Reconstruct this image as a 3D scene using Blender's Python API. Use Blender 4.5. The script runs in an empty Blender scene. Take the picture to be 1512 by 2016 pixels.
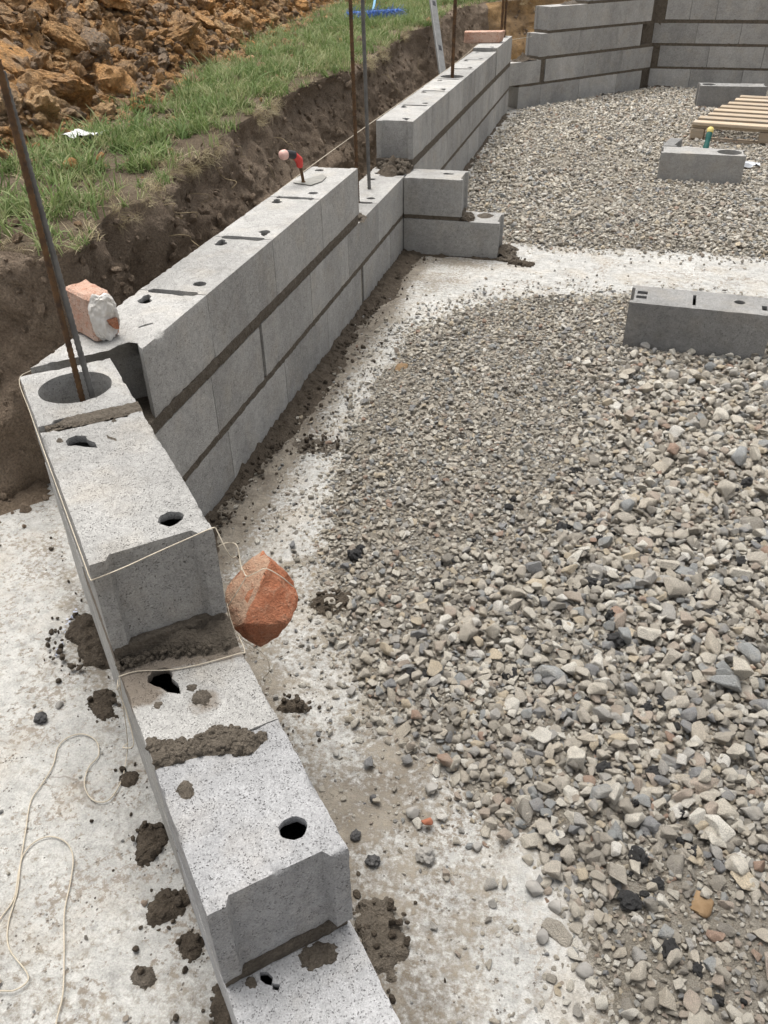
import bpy, bmesh, math, random
import numpy as np
from mathutils import Vector, Matrix
from mathutils.geometry import delaunay_2d_cdt

SC = bpy.context.scene
COL = SC.collection
rad = math.radians

# ------------------------------------------------------------------ camera
cam_d = bpy.data.cameras.new('camera'); cam = bpy.data.objects.new('camera', cam_d); COL.objects.link(cam)
CAM = np.array([1.00778730, -1.88916763, 1.40178193]); FPX = 1607.41
CR = np.array([0.96889702, 0.24710342, -0.01335897]); CU = np.array([-0.13189108, 0.56131748, 0.81702352])
CD = np.array([-0.20938793, 0.78984973, -0.57644957])
cam.matrix_world = Matrix(((CR[0], CU[0], -CD[0], CAM[0]), (CR[1], CU[1], -CD[1], CAM[1]), (CR[2], CU[2], -CD[2], CAM[2]), (0, 0, 0, 1)))
cam_d.sensor_fit = 'HORIZONTAL'; cam_d.sensor_width = 36; cam_d.lens = 36 * FPX / 1512
cam_d.clip_start = .05; cam_d.clip_end = 600
SC.camera = cam

# ------------------------------------------------------------------ light: overcast day
SUN_EL, SUN_AZ = rad(74), rad(-40)          # azimuth measured from +Y towards +X
w = bpy.data.worlds.new('World'); SC.world = w; w.use_nodes = True
nt = w.node_tree; bg = nt.nodes['Background']
sky = nt.nodes.new('ShaderNodeTexSky'); sky.sky_type = 'NISHITA'; sky.sun_disc = False
sky.sun_elevation = SUN_EL; sky.sun_rotation = SUN_AZ; sky.dust_density = 4; sky.air_density = 1.0
hs = nt.nodes.new('ShaderNodeHueSaturation'); hs.inputs['Saturation'].default_value = .16
nt.links.new(sky.outputs[0], hs.inputs['Color']); nt.links.new(hs.outputs[0], bg.inputs['Color'])
bg.inputs['Strength'].default_value = .095
sun_d = bpy.data.lights.new('sun', 'SUN'); sun = bpy.data.objects.new('sun', sun_d); COL.objects.link(sun)
sun_d.energy = 1.8; sun_d.angle = rad(40); sun_d.color = (1, .965, .91)
sv = Vector((math.cos(SUN_EL) * math.sin(SUN_AZ), math.cos(SUN_EL) * math.cos(SUN_AZ), math.sin(SUN_EL)))
sun.rotation_euler = sv.to_track_quat('Z', 'Y').to_euler()
SC.view_settings.view_transform = 'Standard'; SC.view_settings.look = 'None'
SC.view_settings.exposure = 1.06; SC.view_settings.gamma = 1; SC.view_settings.use_curve_mapping = False

# ------------------------------------------------------------------ noise (numpy)
def _hash(i, j, k, seed):
    h = (i.astype(np.int64) * 374761393 + j.astype(np.int64) * 668265263 + k.astype(np.int64) * 2147483647 + seed * 974634777) & 0xffffffff
    h = ((h ^ (h >> 13)) * 1274126177) & 0xffffffff
    h = ((h ^ (h >> 16)) * 2246822519) & 0xffffffff
    return ((h ^ (h >> 15)) & 0xffffff) / float(0xffffff)
def vnoise(P, seed=0):
    P = np.asarray(P, float); I = np.floor(P); F = P - I; F = F * F * (3 - 2 * F); I = I.astype(np.int64)
    r = 0
    for a in (0, 1):
        for b in (0, 1):
            for c in (0, 1):
                wgt = (F[..., 0] if a else 1 - F[..., 0]) * (F[..., 1] if b else 1 - F[..., 1]) * (F[..., 2] if c else 1 - F[..., 2])
                r = r + wgt * _hash(I[..., 0] + a, I[..., 1] + b, I[..., 2] + c, seed)
    return r * 2 - 1
def fbm(P, octv=4, seed=0, gain=.5):
    P = np.asarray(P, float); r = 0; a = 1; s = 0
    for o in range(octv):
        r = r + a * vnoise(P * 2 ** o + o * 17.3, seed + o); s += a; a *= gain
    return r / s
def P3(x, y, z=0.0):
    x, y = np.broadcast_arrays(np.asarray(x, float), np.asarray(y, float)); return np.stack([x, y, np.zeros_like(x) + z], -1)
def sstep(a, b, x):
    t = np.clip((x - a) / (b - a), 0, 1); return t * t * (3 - 2 * t)
def project(P):
    q = np.asarray(P) - CAM; z = q @ CD
    return 756 + FPX * (q @ CR) / z, 1008 - FPX * (q @ CU) / z, z
def in_frame(P, m=0):
    x, y, z = project(P); return (z > .1) & (x > -m) & (x < 1512 + m) & (y > -m) & (y < 2016 + m)
def sdf_poly(x, y, poly):
    """signed distance, positive inside"""
    x = np.asarray(x, float); y = np.asarray(y, float); d = np.full(x.shape, 1e9); ins = np.zeros(x.shape, bool)
    n = len(poly)
    for i in range(n):
        ax, ay = poly[i]; bx, by = poly[(i + 1) % n]; ex, ey = bx - ax, by - ay
        t = np.clip(((x - ax) * ex + (y - ay) * ey) / (ex * ex + ey * ey + 1e-12), 0, 1)
        d = np.minimum(d, np.hypot(x - ax - t * ex, y - ay - t * ey))
        c = (ay > y) != (by > y)
        with np.errstate(divide='ignore', invalid='ignore'):
            ins ^= c & (x < (bx - ax) * (y - ay) / (by - ay + 1e-15) + ax)
    return np.where(ins, d, -d)
def dist_line(x, y, pts):
    d = np.full(np.shape(x), 1e9)
    for (ax, ay), (bx, by) in zip(pts[:-1], pts[1:]):
        ex, ey = bx - ax, by - ay
        t = np.clip(((x - ax) * ex + (y - ay) * ey) / (ex * ex + ey * ey + 1e-12), 0, 1)
        d = np.minimum(d, np.hypot(x - ax - t * ex, y - ay - t * ey))
    return d

# ------------------------------------------------------------------ objects
def tag(o, label=None, cat=None, group=None, kind=None):
    if label: o['label'] = label
    if cat: o['category'] = cat
    if group: o['group'] = group
    if kind: o['kind'] = kind
    return o
def new_mesh(name, V, F, mat, smooth=True, sharp=None):
    me = bpy.data.meshes.new(name)
    me.from_pydata([tuple(v) for v in np.asarray(V, float).tolist()], [], F if isinstance(F, list) else F.tolist())
    if mat: me.materials.append(mat)
    me.polygons.foreach_set('use_smooth', [smooth] * len(me.polygons))
    if smooth and sharp: me.set_sharp_from_angle(angle=rad(sharp))
    me.update(); return me
def link(name, me, parent=None, loc=None, rotz=None, mw=None):
    o = bpy.data.objects.new(name, me); COL.objects.link(o)
    if parent: o.parent = parent
    if loc is not None: o.location = loc
    if rotz is not None: o.rotation_euler = (0, 0, rotz)
    if mw is not None: o.matrix_local = mw
    return o
def empty(name, loc=(0, 0, 0), label=None, cat=None, group=None):
    o = bpy.data.objects.new(name, None); COL.objects.link(o); o.location = loc; o.empty_display_size = .1
    return tag(o, label, cat, group)
def bm_mesh(name, bm, mat, smooth=False, sharp=None):
    me = bpy.data.meshes.new(name); bm.to_mesh(me); bm.free()
    if mat: me.materials.append(mat)
    me.polygons.foreach_set('use_smooth', [smooth] * len(me.polygons))
    if smooth and sharp: me.set_sharp_from_angle(angle=rad(sharp))
    return me
def grid_mesh(name, X, Y, Z, mat, keep=None, attrs=None):
    n, m = X.shape; idx = np.arange(n * m).reshape(n, m)
    Q = np.stack([idx[:-1, :-1], idx[1:, :-1], idx[1:, 1:], idx[:-1, 1:]], -1)
    if keep is not None:
        k = keep[:-1, :-1] | keep[1:, :-1] | keep[1:, 1:] | keep[:-1, 1:]; Q = Q[k]
    Q = Q.reshape(-1, 4); used, inv = np.unique(Q, return_inverse=True); Q = inv.reshape(-1, 4)
    V = np.stack([X.ravel(), Y.ravel(), Z.ravel()], -1)[used]
    me = new_mesh(name, V, Q, mat)
    for k, a in (attrs or {}).items():
        at = me.attributes.new(k, 'FLOAT', 'POINT'); at.data.foreach_set('value', a.ravel()[used].astype(np.float32))
    return me
def tube(pts, r, sides=8, cap=True, ribs=None):
    """tube along points; r a number or a list"""
    pts = np.asarray(pts, float); n = len(pts); T = np.gradient(pts, axis=0); T /= np.linalg.norm(T, axis=1)[:, None] + 1e-12
    ref = np.array([0, 0, 1.]) if abs(T[0, 2]) < .9 else np.array([1., 0, 0])
    V = []; N = ref - T[0] * (ref @ T[0]); N /= np.linalg.norm(N)
    rr = np.full(n, r) if np.isscalar(r) else np.asarray(r)
    for i in range(n):
        N = N - T[i] * (N @ T[i]); N /= np.linalg.norm(N); B = np.cross(T[i], N)
        a = np.arange(sides) / sides * 2 * np.pi
        V.append(pts[i] + rr[i] * (np.cos(a)[:, None] * N + np.sin(a)[:, None] * B))
    V = np.concatenate(V); F = []
    for i in range(n - 1):
        for j in range(sides):
            k = (j + 1) % sides; F.append([i * sides + j, i * sides + k, (i + 1) * sides + k, (i + 1) * sides + j])
    if cap: F.append(list(range(sides))[::-1]); F.append(list(range((n - 1) * sides, n * sides)))
    return V, F
def spline(pts, n=8):
    P = np.asarray(pts, float); P = np.vstack([2 * P[0] - P[1], P, 2 * P[-1] - P[-2]]); out = []
    for i in range(1, len(P) - 2):
        for t in np.arange(n) / n:
            a, b, c, d = P[i - 1:i + 3]
            out.append(.5 * (2 * b + (c - a) * t + (2 * a - 5 * b + 4 * c - d) * t * t + (3 * b - a - 3 * c + d) * t ** 3))
    out.append(P[-2]); return np.array(out)

# ------------------------------------------------------------------ materials
class NT:
    def __init__(s, name):
        s.m = bpy.data.materials.new(name); s.m.use_nodes = True; s.t = s.m.node_tree
        s.b = s.t.nodes['Principled BSDF']; s.b.inputs['Specular IOR Level'].default_value = .25
    def n(s, typ, **kw):
        x = s.t.nodes.new(typ)
        for k, v in kw.items(): setattr(x, k, v)
        return x
    def l(s, a, b): s.t.links.new(a, b)
    def sock(s, x, v):
        if hasattr(v, 'is_output'): s.l(v, x)
        else: x.default_value = v
    def coord(s, mode='Object', rnd=False, stretch=None):
        c = s.n('ShaderNodeTexCoord').outputs['Object'] if mode == 'Object' else s.n('ShaderNodeNewGeometry').outputs['Position']
        if rnd:
            oi = s.n('ShaderNodeObjectInfo'); v = s.n('ShaderNodeVectorMath', operation='SCALE'); v.inputs[0].default_value = (13, 7, 19)
            s.l(oi.outputs['Random'], v.inputs['Scale']); a = s.n('ShaderNodeVectorMath', operation='ADD'); s.l(c, a.inputs[0]); s.l(v.outputs[0], a.inputs[1]); c = a.outputs[0]
        if stretch:
            v = s.n('ShaderNodeVectorMath', operation='MULTIPLY'); s.l(c, v.inputs[0]); v.inputs[1].default_value = stretch; c = v.outputs[0]
        return c
    def noise(s, c, scale, detail=4, rough=.55, dist=0):
        x = s.n('ShaderNodeTexNoise'); s.l(c, x.inputs['Vector']); x.inputs['Scale'].default_value = scale; x.inputs['Detail'].default_value = detail
        x.inputs['Roughness'].default_value = rough; x.inputs['Distortion'].default_value = dist; return x.outputs['Fac']
    def voro(s, c, scale, feature='F1', out='Distance', rnd=1):
        x = s.n('ShaderNodeTexVoronoi', feature=feature); s.l(c, x.inputs['Vector']); x.inputs['Scale'].default_value = scale; x.inputs['Randomness'].default_value = rnd
        return x.outputs[out]
    def ramp(s, f, stops, interp='LINEAR'):
        x = s.n('ShaderNodeValToRGB'); r = x.color_ramp; r.interpolation = interp
        while len(r.elements) < len(stops): r.elements.new(.5)
        for e, (p, c) in zip(r.elements, stops):
            e.position = p; e.color = (c, c, c, 1) if np.isscalar(c) else (*c, 1)
        s.l(f, x.inputs[0]); return x.outputs[0]
    def mix(s, f, a, b, mode='MIX'):
        x = s.n('ShaderNodeMix', data_type='RGBA', blend_type=mode); s.sock(x.inputs[0], f)
        for i, v in ((6, a), (7, b)):
            s.sock(x.inputs[i], v if hasattr(v, 'is_output') else ((v, v, v, 1) if np.isscalar(v) else (*v, 1)))
        return x.outputs[2]
    def math(s, op, a, b=0.0, clamp=False):
        x = s.n('ShaderNodeMath', operation=op, use_clamp=clamp); s.sock(x.inputs[0], a); s.sock(x.inputs[1], b); return x.outputs[0]
    def attr(s, name): return s.n('ShaderNodeAttribute', attribute_name=name).outputs['Fac']
    def rand(s): return s.n('ShaderNodeObjectInfo').outputs['Random']
    def ocol(s): return s.n('ShaderNodeObjectInfo').outputs['Color']
    def done(s, col, rough=.9, bump=None, strength=.5, dist=.004):
        s.sock(s.b.inputs['Base Color'], col if hasattr(col, 'is_output') else (*col, 1)); s.sock(s.b.inputs['Roughness'], rough)
        if bump is not None:
            x = s.n('ShaderNodeBump'); x.inputs['Strength'].default_value = strength; x.inputs['Distance'].default_value = dist
            s.l(bump, x.inputs['Height']); s.l(x.outputs[0], s.b.inputs['Normal'])
        return s.m
M = {}
def block_mat(name, base, var=.16):
    t = NT(name); c = t.coord('Object', True)
    lowv = t.noise(t.coord('Object', True, (1, 1, .3)), 4.5, 3)
    col = t.mix(1, base, t.ramp(lowv, [(.3, 1 - var * 1.15), (.7, 1 + var * .6)]), 'MULTIPLY')
    rv = t.ramp(t.rand(), [(0, .84), (1, 1.1)]); col = t.mix(1, col, rv, 'MULTIPLY')
    cellc = t.voro(c, 420, out='Color'); sep = t.n('ShaderNodeSeparateColor'); t.l(cellc, sep.inputs[0])
    col = t.mix(1, col, t.ramp(sep.outputs[0], [(0, .80), (.2, .95), (.8, 1.04), (1, 1.16)]), 'MULTIPLY')
    fine = t.noise(c, 330, 5, .75); col = t.mix(1, col, t.ramp(fine, [(.30, .78), (.5, 1.0), (.75, 1.16)]), 'MULTIPLY')
    blot = t.noise(c, 14, 5, .65); col = t.mix(1, col, t.ramp(blot, [(.3, .87), (.5, 1.0), (.7, 1.07)]), 'MULTIPLY')
    med = t.noise(c, 60, 4, .6); col = t.mix(1, col, t.ramp(med, [(.3, .88), (.7, 1.1)]), 'MULTIPLY')
    pit = t.ramp(t.voro(c, 300, rnd=1), [(.15, 1), (.38, 0)]); pm = t.ramp(t.noise(c, 95, 5, .7), [(.46, 0), (.60, 1)])
    pf = t.math('MULTIPLY', pit, pm); col = t.mix(pf, col, t.mix(1, col, (.58, .565, .55), 'MULTIPLY'))
    rp = t.math('MULTIPLY', t.ramp(t.voro(c, 85), [(.07, 1), (.15, 0)]), t.ramp(t.noise(c, 24, 3), [(.52, 0), (.6, 1)])); col = t.mix(rp, col, t.mix(1, col, (.42, .40, .38), 'MULTIPLY'))
    warm = t.ramp(t.noise(c, 9, 4), [(.5, 0), (.72, .35)]); col = t.mix(warm, col, t.mix(1, col, (1.08, .98, .84), 'MULTIPLY'))
    st_ = t.ramp(t.math('ADD', t.attr('stain'), t.math('MULTIPLY', t.math('SUBTRACT', t.noise(c, 30, 5, .65), .5), .9)), [(.35, 0), (.62, 1)]); col = t.mix(t.math('MULTIPLY', st_, .85), col, (.155, .122, .09))
    h = t.math('SUBTRACT', t.math('ADD', t.math('MULTIPLY', fine, .9), t.math('MULTIPLY', med, .7)), t.math('ADD', t.math('MULTIPLY', pf, 1.2), t.math('MULTIPLY', rp, 1.5)))
    return t.done(col, .93, h, .9, .0035)
M['block'] = block_mat('concrete_block', (.43, .42, .40))
M['block_dark'] = block_mat('damp_concrete_block', (.285, .28, .27))
M['block_new'] = block_mat('fresh_concrete_block', (.42, .418, .42), .1)
def mortar_mat(name, a, b, rough=.85):
    t = NT(name); c = t.coord('World'); f = t.noise(c, 38, 6, .65); g = t.noise(c, 210, 4, .7)
    col = t.mix(t.ramp(f, [(.32, 0), (.7, 1)]), a, b); col = t.mix(1, col, t.ramp(g, [(.3, .65), (.6, 1.1), (.8, 1.35)]), 'MULTIPLY')
    return t.done(col, rough, t.math('ADD', t.math('MULTIPLY', f, 2.4), t.math('MULTIPLY', g, 1.2)), 1.0, .011)
M['mortar'] = mortar_mat('wet_mortar', (.085, .066, .048), (.145, .116, .086))
M['mortar_dry'] = mortar_mat('drying_mortar', (.13, .108, .085), (.21, .18, .145))
M['mortar_mid'] = mortar_mat('fresh_mortar_bed', (.135, .112, .086), (.22, .185, .145))
def slab_mat():
    t = NT('footing_concrete'); c = t.coord('World')
    a = t.noise(c, 2.2, 4); b = t.noise(c, 13, 6, .65); f = t.noise(c, 75, 6, .72); g = t.noise(c, 260, 4, .75); m = t.noise(c, 34, 5, .7)
    col = t.mix(t.ramp(a, [(.35, 0), (.65, 1)]), (.555, .545, .515), (.48, .472, .448))
    col = t.mix(1, col, t.ramp(b, [(.3, .82), (.6, 1.05)]), 'MULTIPLY'); col = t.mix(1, col, t.ramp(m, [(.34, .72), (.52, 1), (.7, 1.1)]), 'MULTIPLY'); col = t.mix(1, col, t.ramp(g, [(.3, .74), (.55, 1.02), (.7, 1.14)]), 'MULTIPLY')
    ocr = t.ramp(t.noise(c, 5.5, 5, .6), [(.50, 0), (.66, 1)]); col = t.mix(t.math('MULTIPLY', ocr, .28), col, (.42, .34, .24))
    spk = t.ramp(t.math('ADD', f, t.math('MULTIPLY', t.math('SUBTRACT', t.noise(c, 7, 4), .5), .6)), [(.565, 0), (.62, 1)])
    col = t.mix(t.math('MULTIPLY', spk, .6), col, (.22, .17, .12))
    pit = t.math('MULTIPLY', t.ramp(t.voro(c, 105), [(.14, 1), (.24, 0)]), t.ramp(t.noise(c, 28, 3), [(.54, 0), (.62, 1)])); col = t.mix(t.math('MULTIPLY', pit, .8), col, (.16, .135, .11))
    wv = t.n('ShaderNodeVectorMath', operation='ADD'); t.l(c, wv.inputs[0]); nz = t.n('ShaderNodeTexNoise'); t.l(c, nz.inputs['Vector']); nz.inputs['Scale'].default_value = 7; nz.inputs['Detail'].default_value = 4; sc2 = t.n('ShaderNodeVectorMath', operation='SCALE'); t.l(nz.outputs['Color'], sc2.inputs[0]); sc2.inputs['Scale'].default_value = .22; t.l(sc2.outputs[0], wv.inputs[1])
    crk = t.math('MULTIPLY', t.ramp(t.voro(wv.outputs[0], 2.6, 'DISTANCE_TO_EDGE'), [(.004, 1), (.011, 0)]), t.ramp(t.noise(c, 1.9, 3), [(.50, 0), (.60, 1)])); col = t.mix(t.math('MULTIPLY', crk, .55), col, (.20, .175, .145))
    mud = t.attr('mud'); mm = t.math('ADD', mud, t.math('MULTIPLY', t.math('SUBTRACT', t.math('ADD', t.math('MULTIPLY', b, .55), t.math('MULTIPLY', f, .75)), .6), 2.6))
    mm = t.ramp(mm, [(.30, 0), (.76, 1)]); mudc = t.mix(t.ramp(b, [(.35, 0), (.65, 1)]), (.115, .092, .068), (.26, .228, .182))
    mudc = t.mix(1, mudc, t.ramp(f, [(.3, .7), (.7, 1.25)]), 'MULTIPLY')
    col = t.mix(t.math('MULTIPLY', mm, .92), col, mudc)
    sy = t.n('ShaderNodeSeparateXYZ'); t.l(c, sy.inputs[0]); band = t.ramp(sy.outputs[1], [(0, 0), (1, 1)]); stk = t.noise(t.coord('World', False, (2.0, 45, 1)), 2.2, 5, .7)
    strip_m = t.math('MULTIPLY', t.math('GREATER_THAN', sy.outputs[1], 1.75), t.math('GREATER_THAN', sy.outputs[0], .05)); col = t.mix(strip_m, col, t.mix(1, col, t.ramp(stk, [(.32, .74), (.5, .98), (.7, 1.08)]), 'MULTIPLY'))
    wht = t.attr('lime'); wm = t.ramp(t.math('ADD', wht, t.math('MULTIPLY', t.math('SUBTRACT', f, .5), 1.7)), [(.42, 0), (.6, 1)])
    col = t.mix(t.math('MULTIPLY', wm, .45), col, (.60, .595, .57))
    h = t.math('ADD', t.math('MULTIPLY', f, 1.0), t.math('ADD', t.math('MULTIPLY', b, 1.2), t.math('SUBTRACT', t.math('MULTIPLY', g, .45), t.math('MULTIPLY', pit, .9))))
    return t.done(col, .9, h, .9, .008)
M['slab'] = slab_mat()
def soil_mat(name, a, b, c3, sc=1.0):
    t = NT(name); c = t.coord('World'); f = t.noise(c, 3.5 * sc, 6, .65, .4); g = t.noise(c, 30 * sc, 6, .7); k = t.noise(c, 150 * sc, 4, .7)
    col = t.mix(t.ramp(f, [(.35, 0), (.62, 1)]), a, b); col = t.mix(t.ramp(g, [(.5, 0), (.72, .8)]), col, c3)
    col = t.mix(1, col, t.ramp(k, [(.28, .55), (.55, 1), (.75, 1.4)]), 'MULTIPLY')
    vp = t.voro(c, 95 * sc); vs = t.ramp(t.noise(c, 22 * sc, 3), [(.58, 0), (.7, 1)])
    col = t.mix(t.math('MULTIPLY', t.ramp(vp, [(.16, 1), (.26, 0)]), vs), col, (.30, .26, .21))
    return t.done(col, .95, t.math('ADD', t.math('MULTIPLY', g, 2.4), k), 1.0, .012)
M['bank'] = soil_mat('cut_soil', (.225, .168, .12), (.29, .222, .162), (.345, .275, .205))
M['bank_far'] = soil_mat('cut_soil_orange', (.32, .215, .12), (.46, .29, .135), (.24, .17, .11))
M['topsoil'] = soil_mat('topsoil', (.13, .095, .062), (.17, .13, .088), (.20, .155, .105))
M['slump'] = soil_mat('slumped_soil', (.165, .122, .085), (.23, .175, .125), (.27, .21, .155))
def clod_mat(name, rnd=True):
    t = NT(name); w_ = t.coord('World'); c = t.coord('Object', True)
    f = t.noise(w_, 1.5, 3, .6); r = t.rand()
    s = t.math('ADD', t.math('MULTIPLY', f, .55), t.math('ADD', t.math('MULTIPLY', r, .55), t.math('MULTIPLY', t.noise(w_, 9, 5, .65), .35))) if rnd else t.math('ADD', t.math('MULTIPLY', f, .8), t.math('MULTIPLY', t.noise(w_, 7, 4), .62))
    col = t.ramp(s, [(.36, (.29, .22, .16)), (.50, (.42, .32, .23)), (.63, (.60, .37, .185)), (.78, (.76, .41, .16)), (.98, (.78, .53, .29))])
    g = t.noise(c, 22, 6, .68); k = t.noise(c, 110, 4, .7)
    col = t.mix(t.ramp(g, [(.48, 0), (.68, .75)]), col, (.62, .35, .15)); col = t.mix(t.ramp(t.noise(w_, 6, 5, .6), [(.52, 0), (.66, .7)]), col, (.34, .27, .205))
    wk = t.noise(w_, 55, 5, .72); col = t.mix(1, col, t.ramp(wk, [(.3, .52), (.52, 1), (.72, 1.45)]), 'MULTIPLY')
    return t.done(col, .95, t.math('ADD', t.math('MULTIPLY', g, 1.5), t.math('MULTIPLY', wk, 2)), 1.0, .03)
M['clod'] = clod_mat('clay_clod'); M['heap'] = clod_mat('clay_heap', False)
def stone_mat():
    t = NT('crushed_stone'); c = t.coord('Object', True); r = t.rand()
    col = t.ramp(r, [(0, (.66, .61, .525)), (.12, (.46, .42, .362)), (.22, (.74, .695, .61)), (.33, (.33, .305, .27)), (.41, (.60, .55, .475)), (.52, (.80, .765, .69)), (.60, (.33, .33, .335)), (.645, (.40, .41, .41)),
                     (.70, (.62, .56, .47)), (.78, (.50, .48, .45)), (.85, (.52, .44, .37)), (.91, (.64, .55, .42)), (.95, (.45, .32, .25)), (.965, (.84, .81, .75))], 'CONSTANT')
    g = t.noise(c, 28, 5, .65); k = t.noise(c, 130, 4, .7)
    col = t.mix(1, col, t.ramp(g, [(.3, .62), (.5, .98), (.7, 1.25)]), 'MULTIPLY'); col = t.mix(1, col, t.ramp(k, [(.3, .78), (.7, 1.18)]), 'MULTIPLY')
    wc = t.noise(t.coord('World'), 16, 5, .65); col = t.mix(t.ramp(wc, [(.48, 0), (.70, .55)]), col, (.50, .455, .38)); col = t.mix(1, col, t.ramp(t.noise(c, 3.2, 4, .6), [(.3, .92), (.7, 1.14)]), 'MULTIPLY')
    col = t.mix(1, col, (1.04, 1.03, 1.01), 'MULTIPLY')
    return t.done(col, .9, t.math('ADD', t.math('MULTIPLY', g, 2.0), t.math('MULTIPLY', k, .7)), .85, .008)
M['stone'] = stone_mat()
def simple(name, a, b, sc=30, rough=.8, bs=.4, bd=.003, spec=None, metal=0):
    t = NT(name); c = t.coord('Object', True); f = t.noise(c, sc, 6, .65)
    if spec is not None: t.b.inputs['Specular IOR Level'].default_value = spec
    t.b.inputs['Metallic'].default_value = metal
    return t.done(t.mix(t.ramp(f, [(.35, 0), (.65, 1)]), a, b), rough, f, bs, bd)
M['slag'] = simple('black_slag', (.03, .03, .031), (.095, .092, .09), 45, .75, 1, .008)
M['red_stone'] = simple('red_stone', (.26, .09, .05), (.33, .14, .085), 40, .85, .5, .004)
M['brown_stone'] = simple('brown_stone', (.18, .115, .06), (.26, .18, .105), 30, .85, .6, .005)
M['grey_stone'] = simple('grey_stone', (.22, .21, .195), (.30, .285, .26), 30, .85, .6, .005)
M['fines'] = soil_mat('gravel_fines', (.34, .305, .25), (.43, .39, .33), (.30, .24, .17), 2.4)
def brick_mat(name, a, b, c3):
    t = NT(name); c = t.coord('Object', True); f = t.noise(c, 9, 5, .65); g = t.noise(c, 60, 6, .72); k = t.noise(c, 260, 4, .7)
    col = t.mix(t.ramp(f, [(.36, 0), (.62, 1)]), a, b); col = t.mix(t.ramp(g, [(.50, 0), (.66, .8)]), col, c3); col = t.mix(1, col, t.ramp(k, [(.3, .72), (.7, 1.2)]), 'MULTIPLY')
    pit = t.math('MULTIPLY', t.ramp(t.voro(c, 120), [(.14, 1), (.26, 0)]), t.ramp(t.noise(c, 30, 3), [(.5, 0), (.6, 1)])); col = t.mix(pit, col, (.20, .085, .05))
    wh = t.ramp(t.noise(c, 34, 4, .7), [(.66, 0), (.72, .8)]); col = t.mix(wh, col, (.62, .56, .50))
    return t.done(col, .93, t.math('ADD', t.math('MULTIPLY', g, 2), k), .9, .006)
M['brick'] = brick_mat('red_brick', (.40, .145, .075), (.50, .22, .125), (.54, .29, .185)); M['brick_face'] = brick_mat('dusty_brick_face', (.46, .27, .175), (.50, .36, .26), (.42, .21, .13)); M['brick_pale'] = brick_mat('pale_brick', (.58, .33, .235), (.66, .47, .37), (.52, .24, .155))
M['brick_side'] = brick_mat('pinkish_brick_side', (.56, .35, .26), (.64, .47, .38), (.54, .26, .17))
M['brick_raw'] = simple('red_brick', (.40, .135, .07), (.50, .23, .135), 26, .9, .7, .005)
M['plaster'] = simple('white_mortar', (.62, .59, .54), (.74, .72, .69), 22, .9, .8, .008)
M['rust'] = simple('rusty_rebar', (.055, .035, .024), (.155, .085, .038), 35, .7, .5, .002)
M['steel'] = simple('dull_steel', (.11, .105, .10), (.17, .165, .155), 40, .55, .3, .001)
M['blade'] = simple('cement_smeared_blade', (.20, .195, .175), (.27, .26, .235), 40, .6, .3, .001)
M['red_grip'] = simple('red_rubber', (.50, .035, .03), (.58, .06, .05), 20, .5, .2, .001, .4)
M['black_grip'] = simple('black_rubber', (.02, .02, .022), (.04, .04, .043), 20, .5, .2, .001)
M['pink_cap'] = simple('worn_pink_cap', (.62, .36, .31), (.70, .48, .42), 30, .6, .3, .001)
M['green_grip'] = simple('green_rubber', (.018, .085, .075), (.03, .13, .11), 30, .5, .2, .001)
M['yellow'] = simple('yellow_plastic', (.62, .48, .12), (.70, .58, .22), 30, .5, .2, .001)
M['alu'] = simple('aluminium', (.13, .13, .125), (.18, .18, .175), 25, .5, .2, .001)
M['blue_bristle'] = simple('blue_bristle', (.05, .13, .42), (.14, .27, .62), 60, .6, .4, .002)
M['blue_pole'] = simple('blue_pole', (.12, .32, .56), (.20, .42, .62), 20, .5, .2, .001)
M['blue_chalk'] = simple('blue_chalk', (.44, .48, .60), (.52, .55, .62), 60, .9, .2, .001)
M['string'] = simple('string', (.46, .40, .31), (.58, .52, .42), 200, .9, .4, .0005)
M['paper'] = simple('white_paper', (.74, .74, .73), (.80, .80, .80), 20, .8, .3, .002)
M['plastic_scrap'] = simple('grey_plastic_scrap', (.52, .54, .58), (.62, .64, .67), 20, .4, .3, .002)
M['root'] = simple('dry_root', (.20, .15, .09), (.32, .26, .16), 40, .9, .3, .001)
def wood_mat():
    t = NT('pallet_wood'); c = t.coord('Object', True, (3, 40, 40)); f = t.noise(c, 1.6, 6, .6, .6); g = t.noise(t.coord('Object', True), 14, 4)
    col = t.mix(t.ramp(f, [(.3, 0), (.7, 1)]), (.36, .275, .195), (.50, .415, .31)); col = t.mix(t.ramp(g, [(.55, 0), (.7, .6)]), col, (.33, .31, .275))
    col = t.mix(1, col, t.ramp(t.rand(), [(0, .78), (1, 1.1)]), 'MULTIPLY')
    return t.done(col, .85, f, .3, .002)
M['wood'] = wood_mat()
def grass_mat(name, a, b, c3):
    t = NT(name); r = t.rand(); w_ = t.noise(t.coord('World'), 2.2, 3)
    s = t.math('ADD', t.math('MULTIPLY', r, .6), t.math('MULTIPLY', w_, .55))
    col = t.ramp(s, [(.25, a), (.55, b), (.82, c3)])
    t.sock(t.b.inputs['Base Color'], col); t.b.inputs['Roughness'].default_value = .65
    tr = t.n('ShaderNodeBsdfTranslucent'); t.l(col, tr.inputs[0]); mx = t.n('ShaderNodeMixShader'); mx.inputs[0].default_value = .35
    t.l(t.b.outputs[0], mx.inputs[1]); t.l(tr.outputs[0], mx.inputs[2]); t.l(mx.outputs[0], t.t.nodes['Material Output'].inputs[0]); return t.m
M['grass'] = grass_mat('grass_blades', (.11, .17, .05), (.18, .245, .085), (.32, .335, .165))
M['straw'] = grass_mat('dead_grass', (.30, .25, .145), (.43, .36, .22), (.54, .47, .32))

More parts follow.
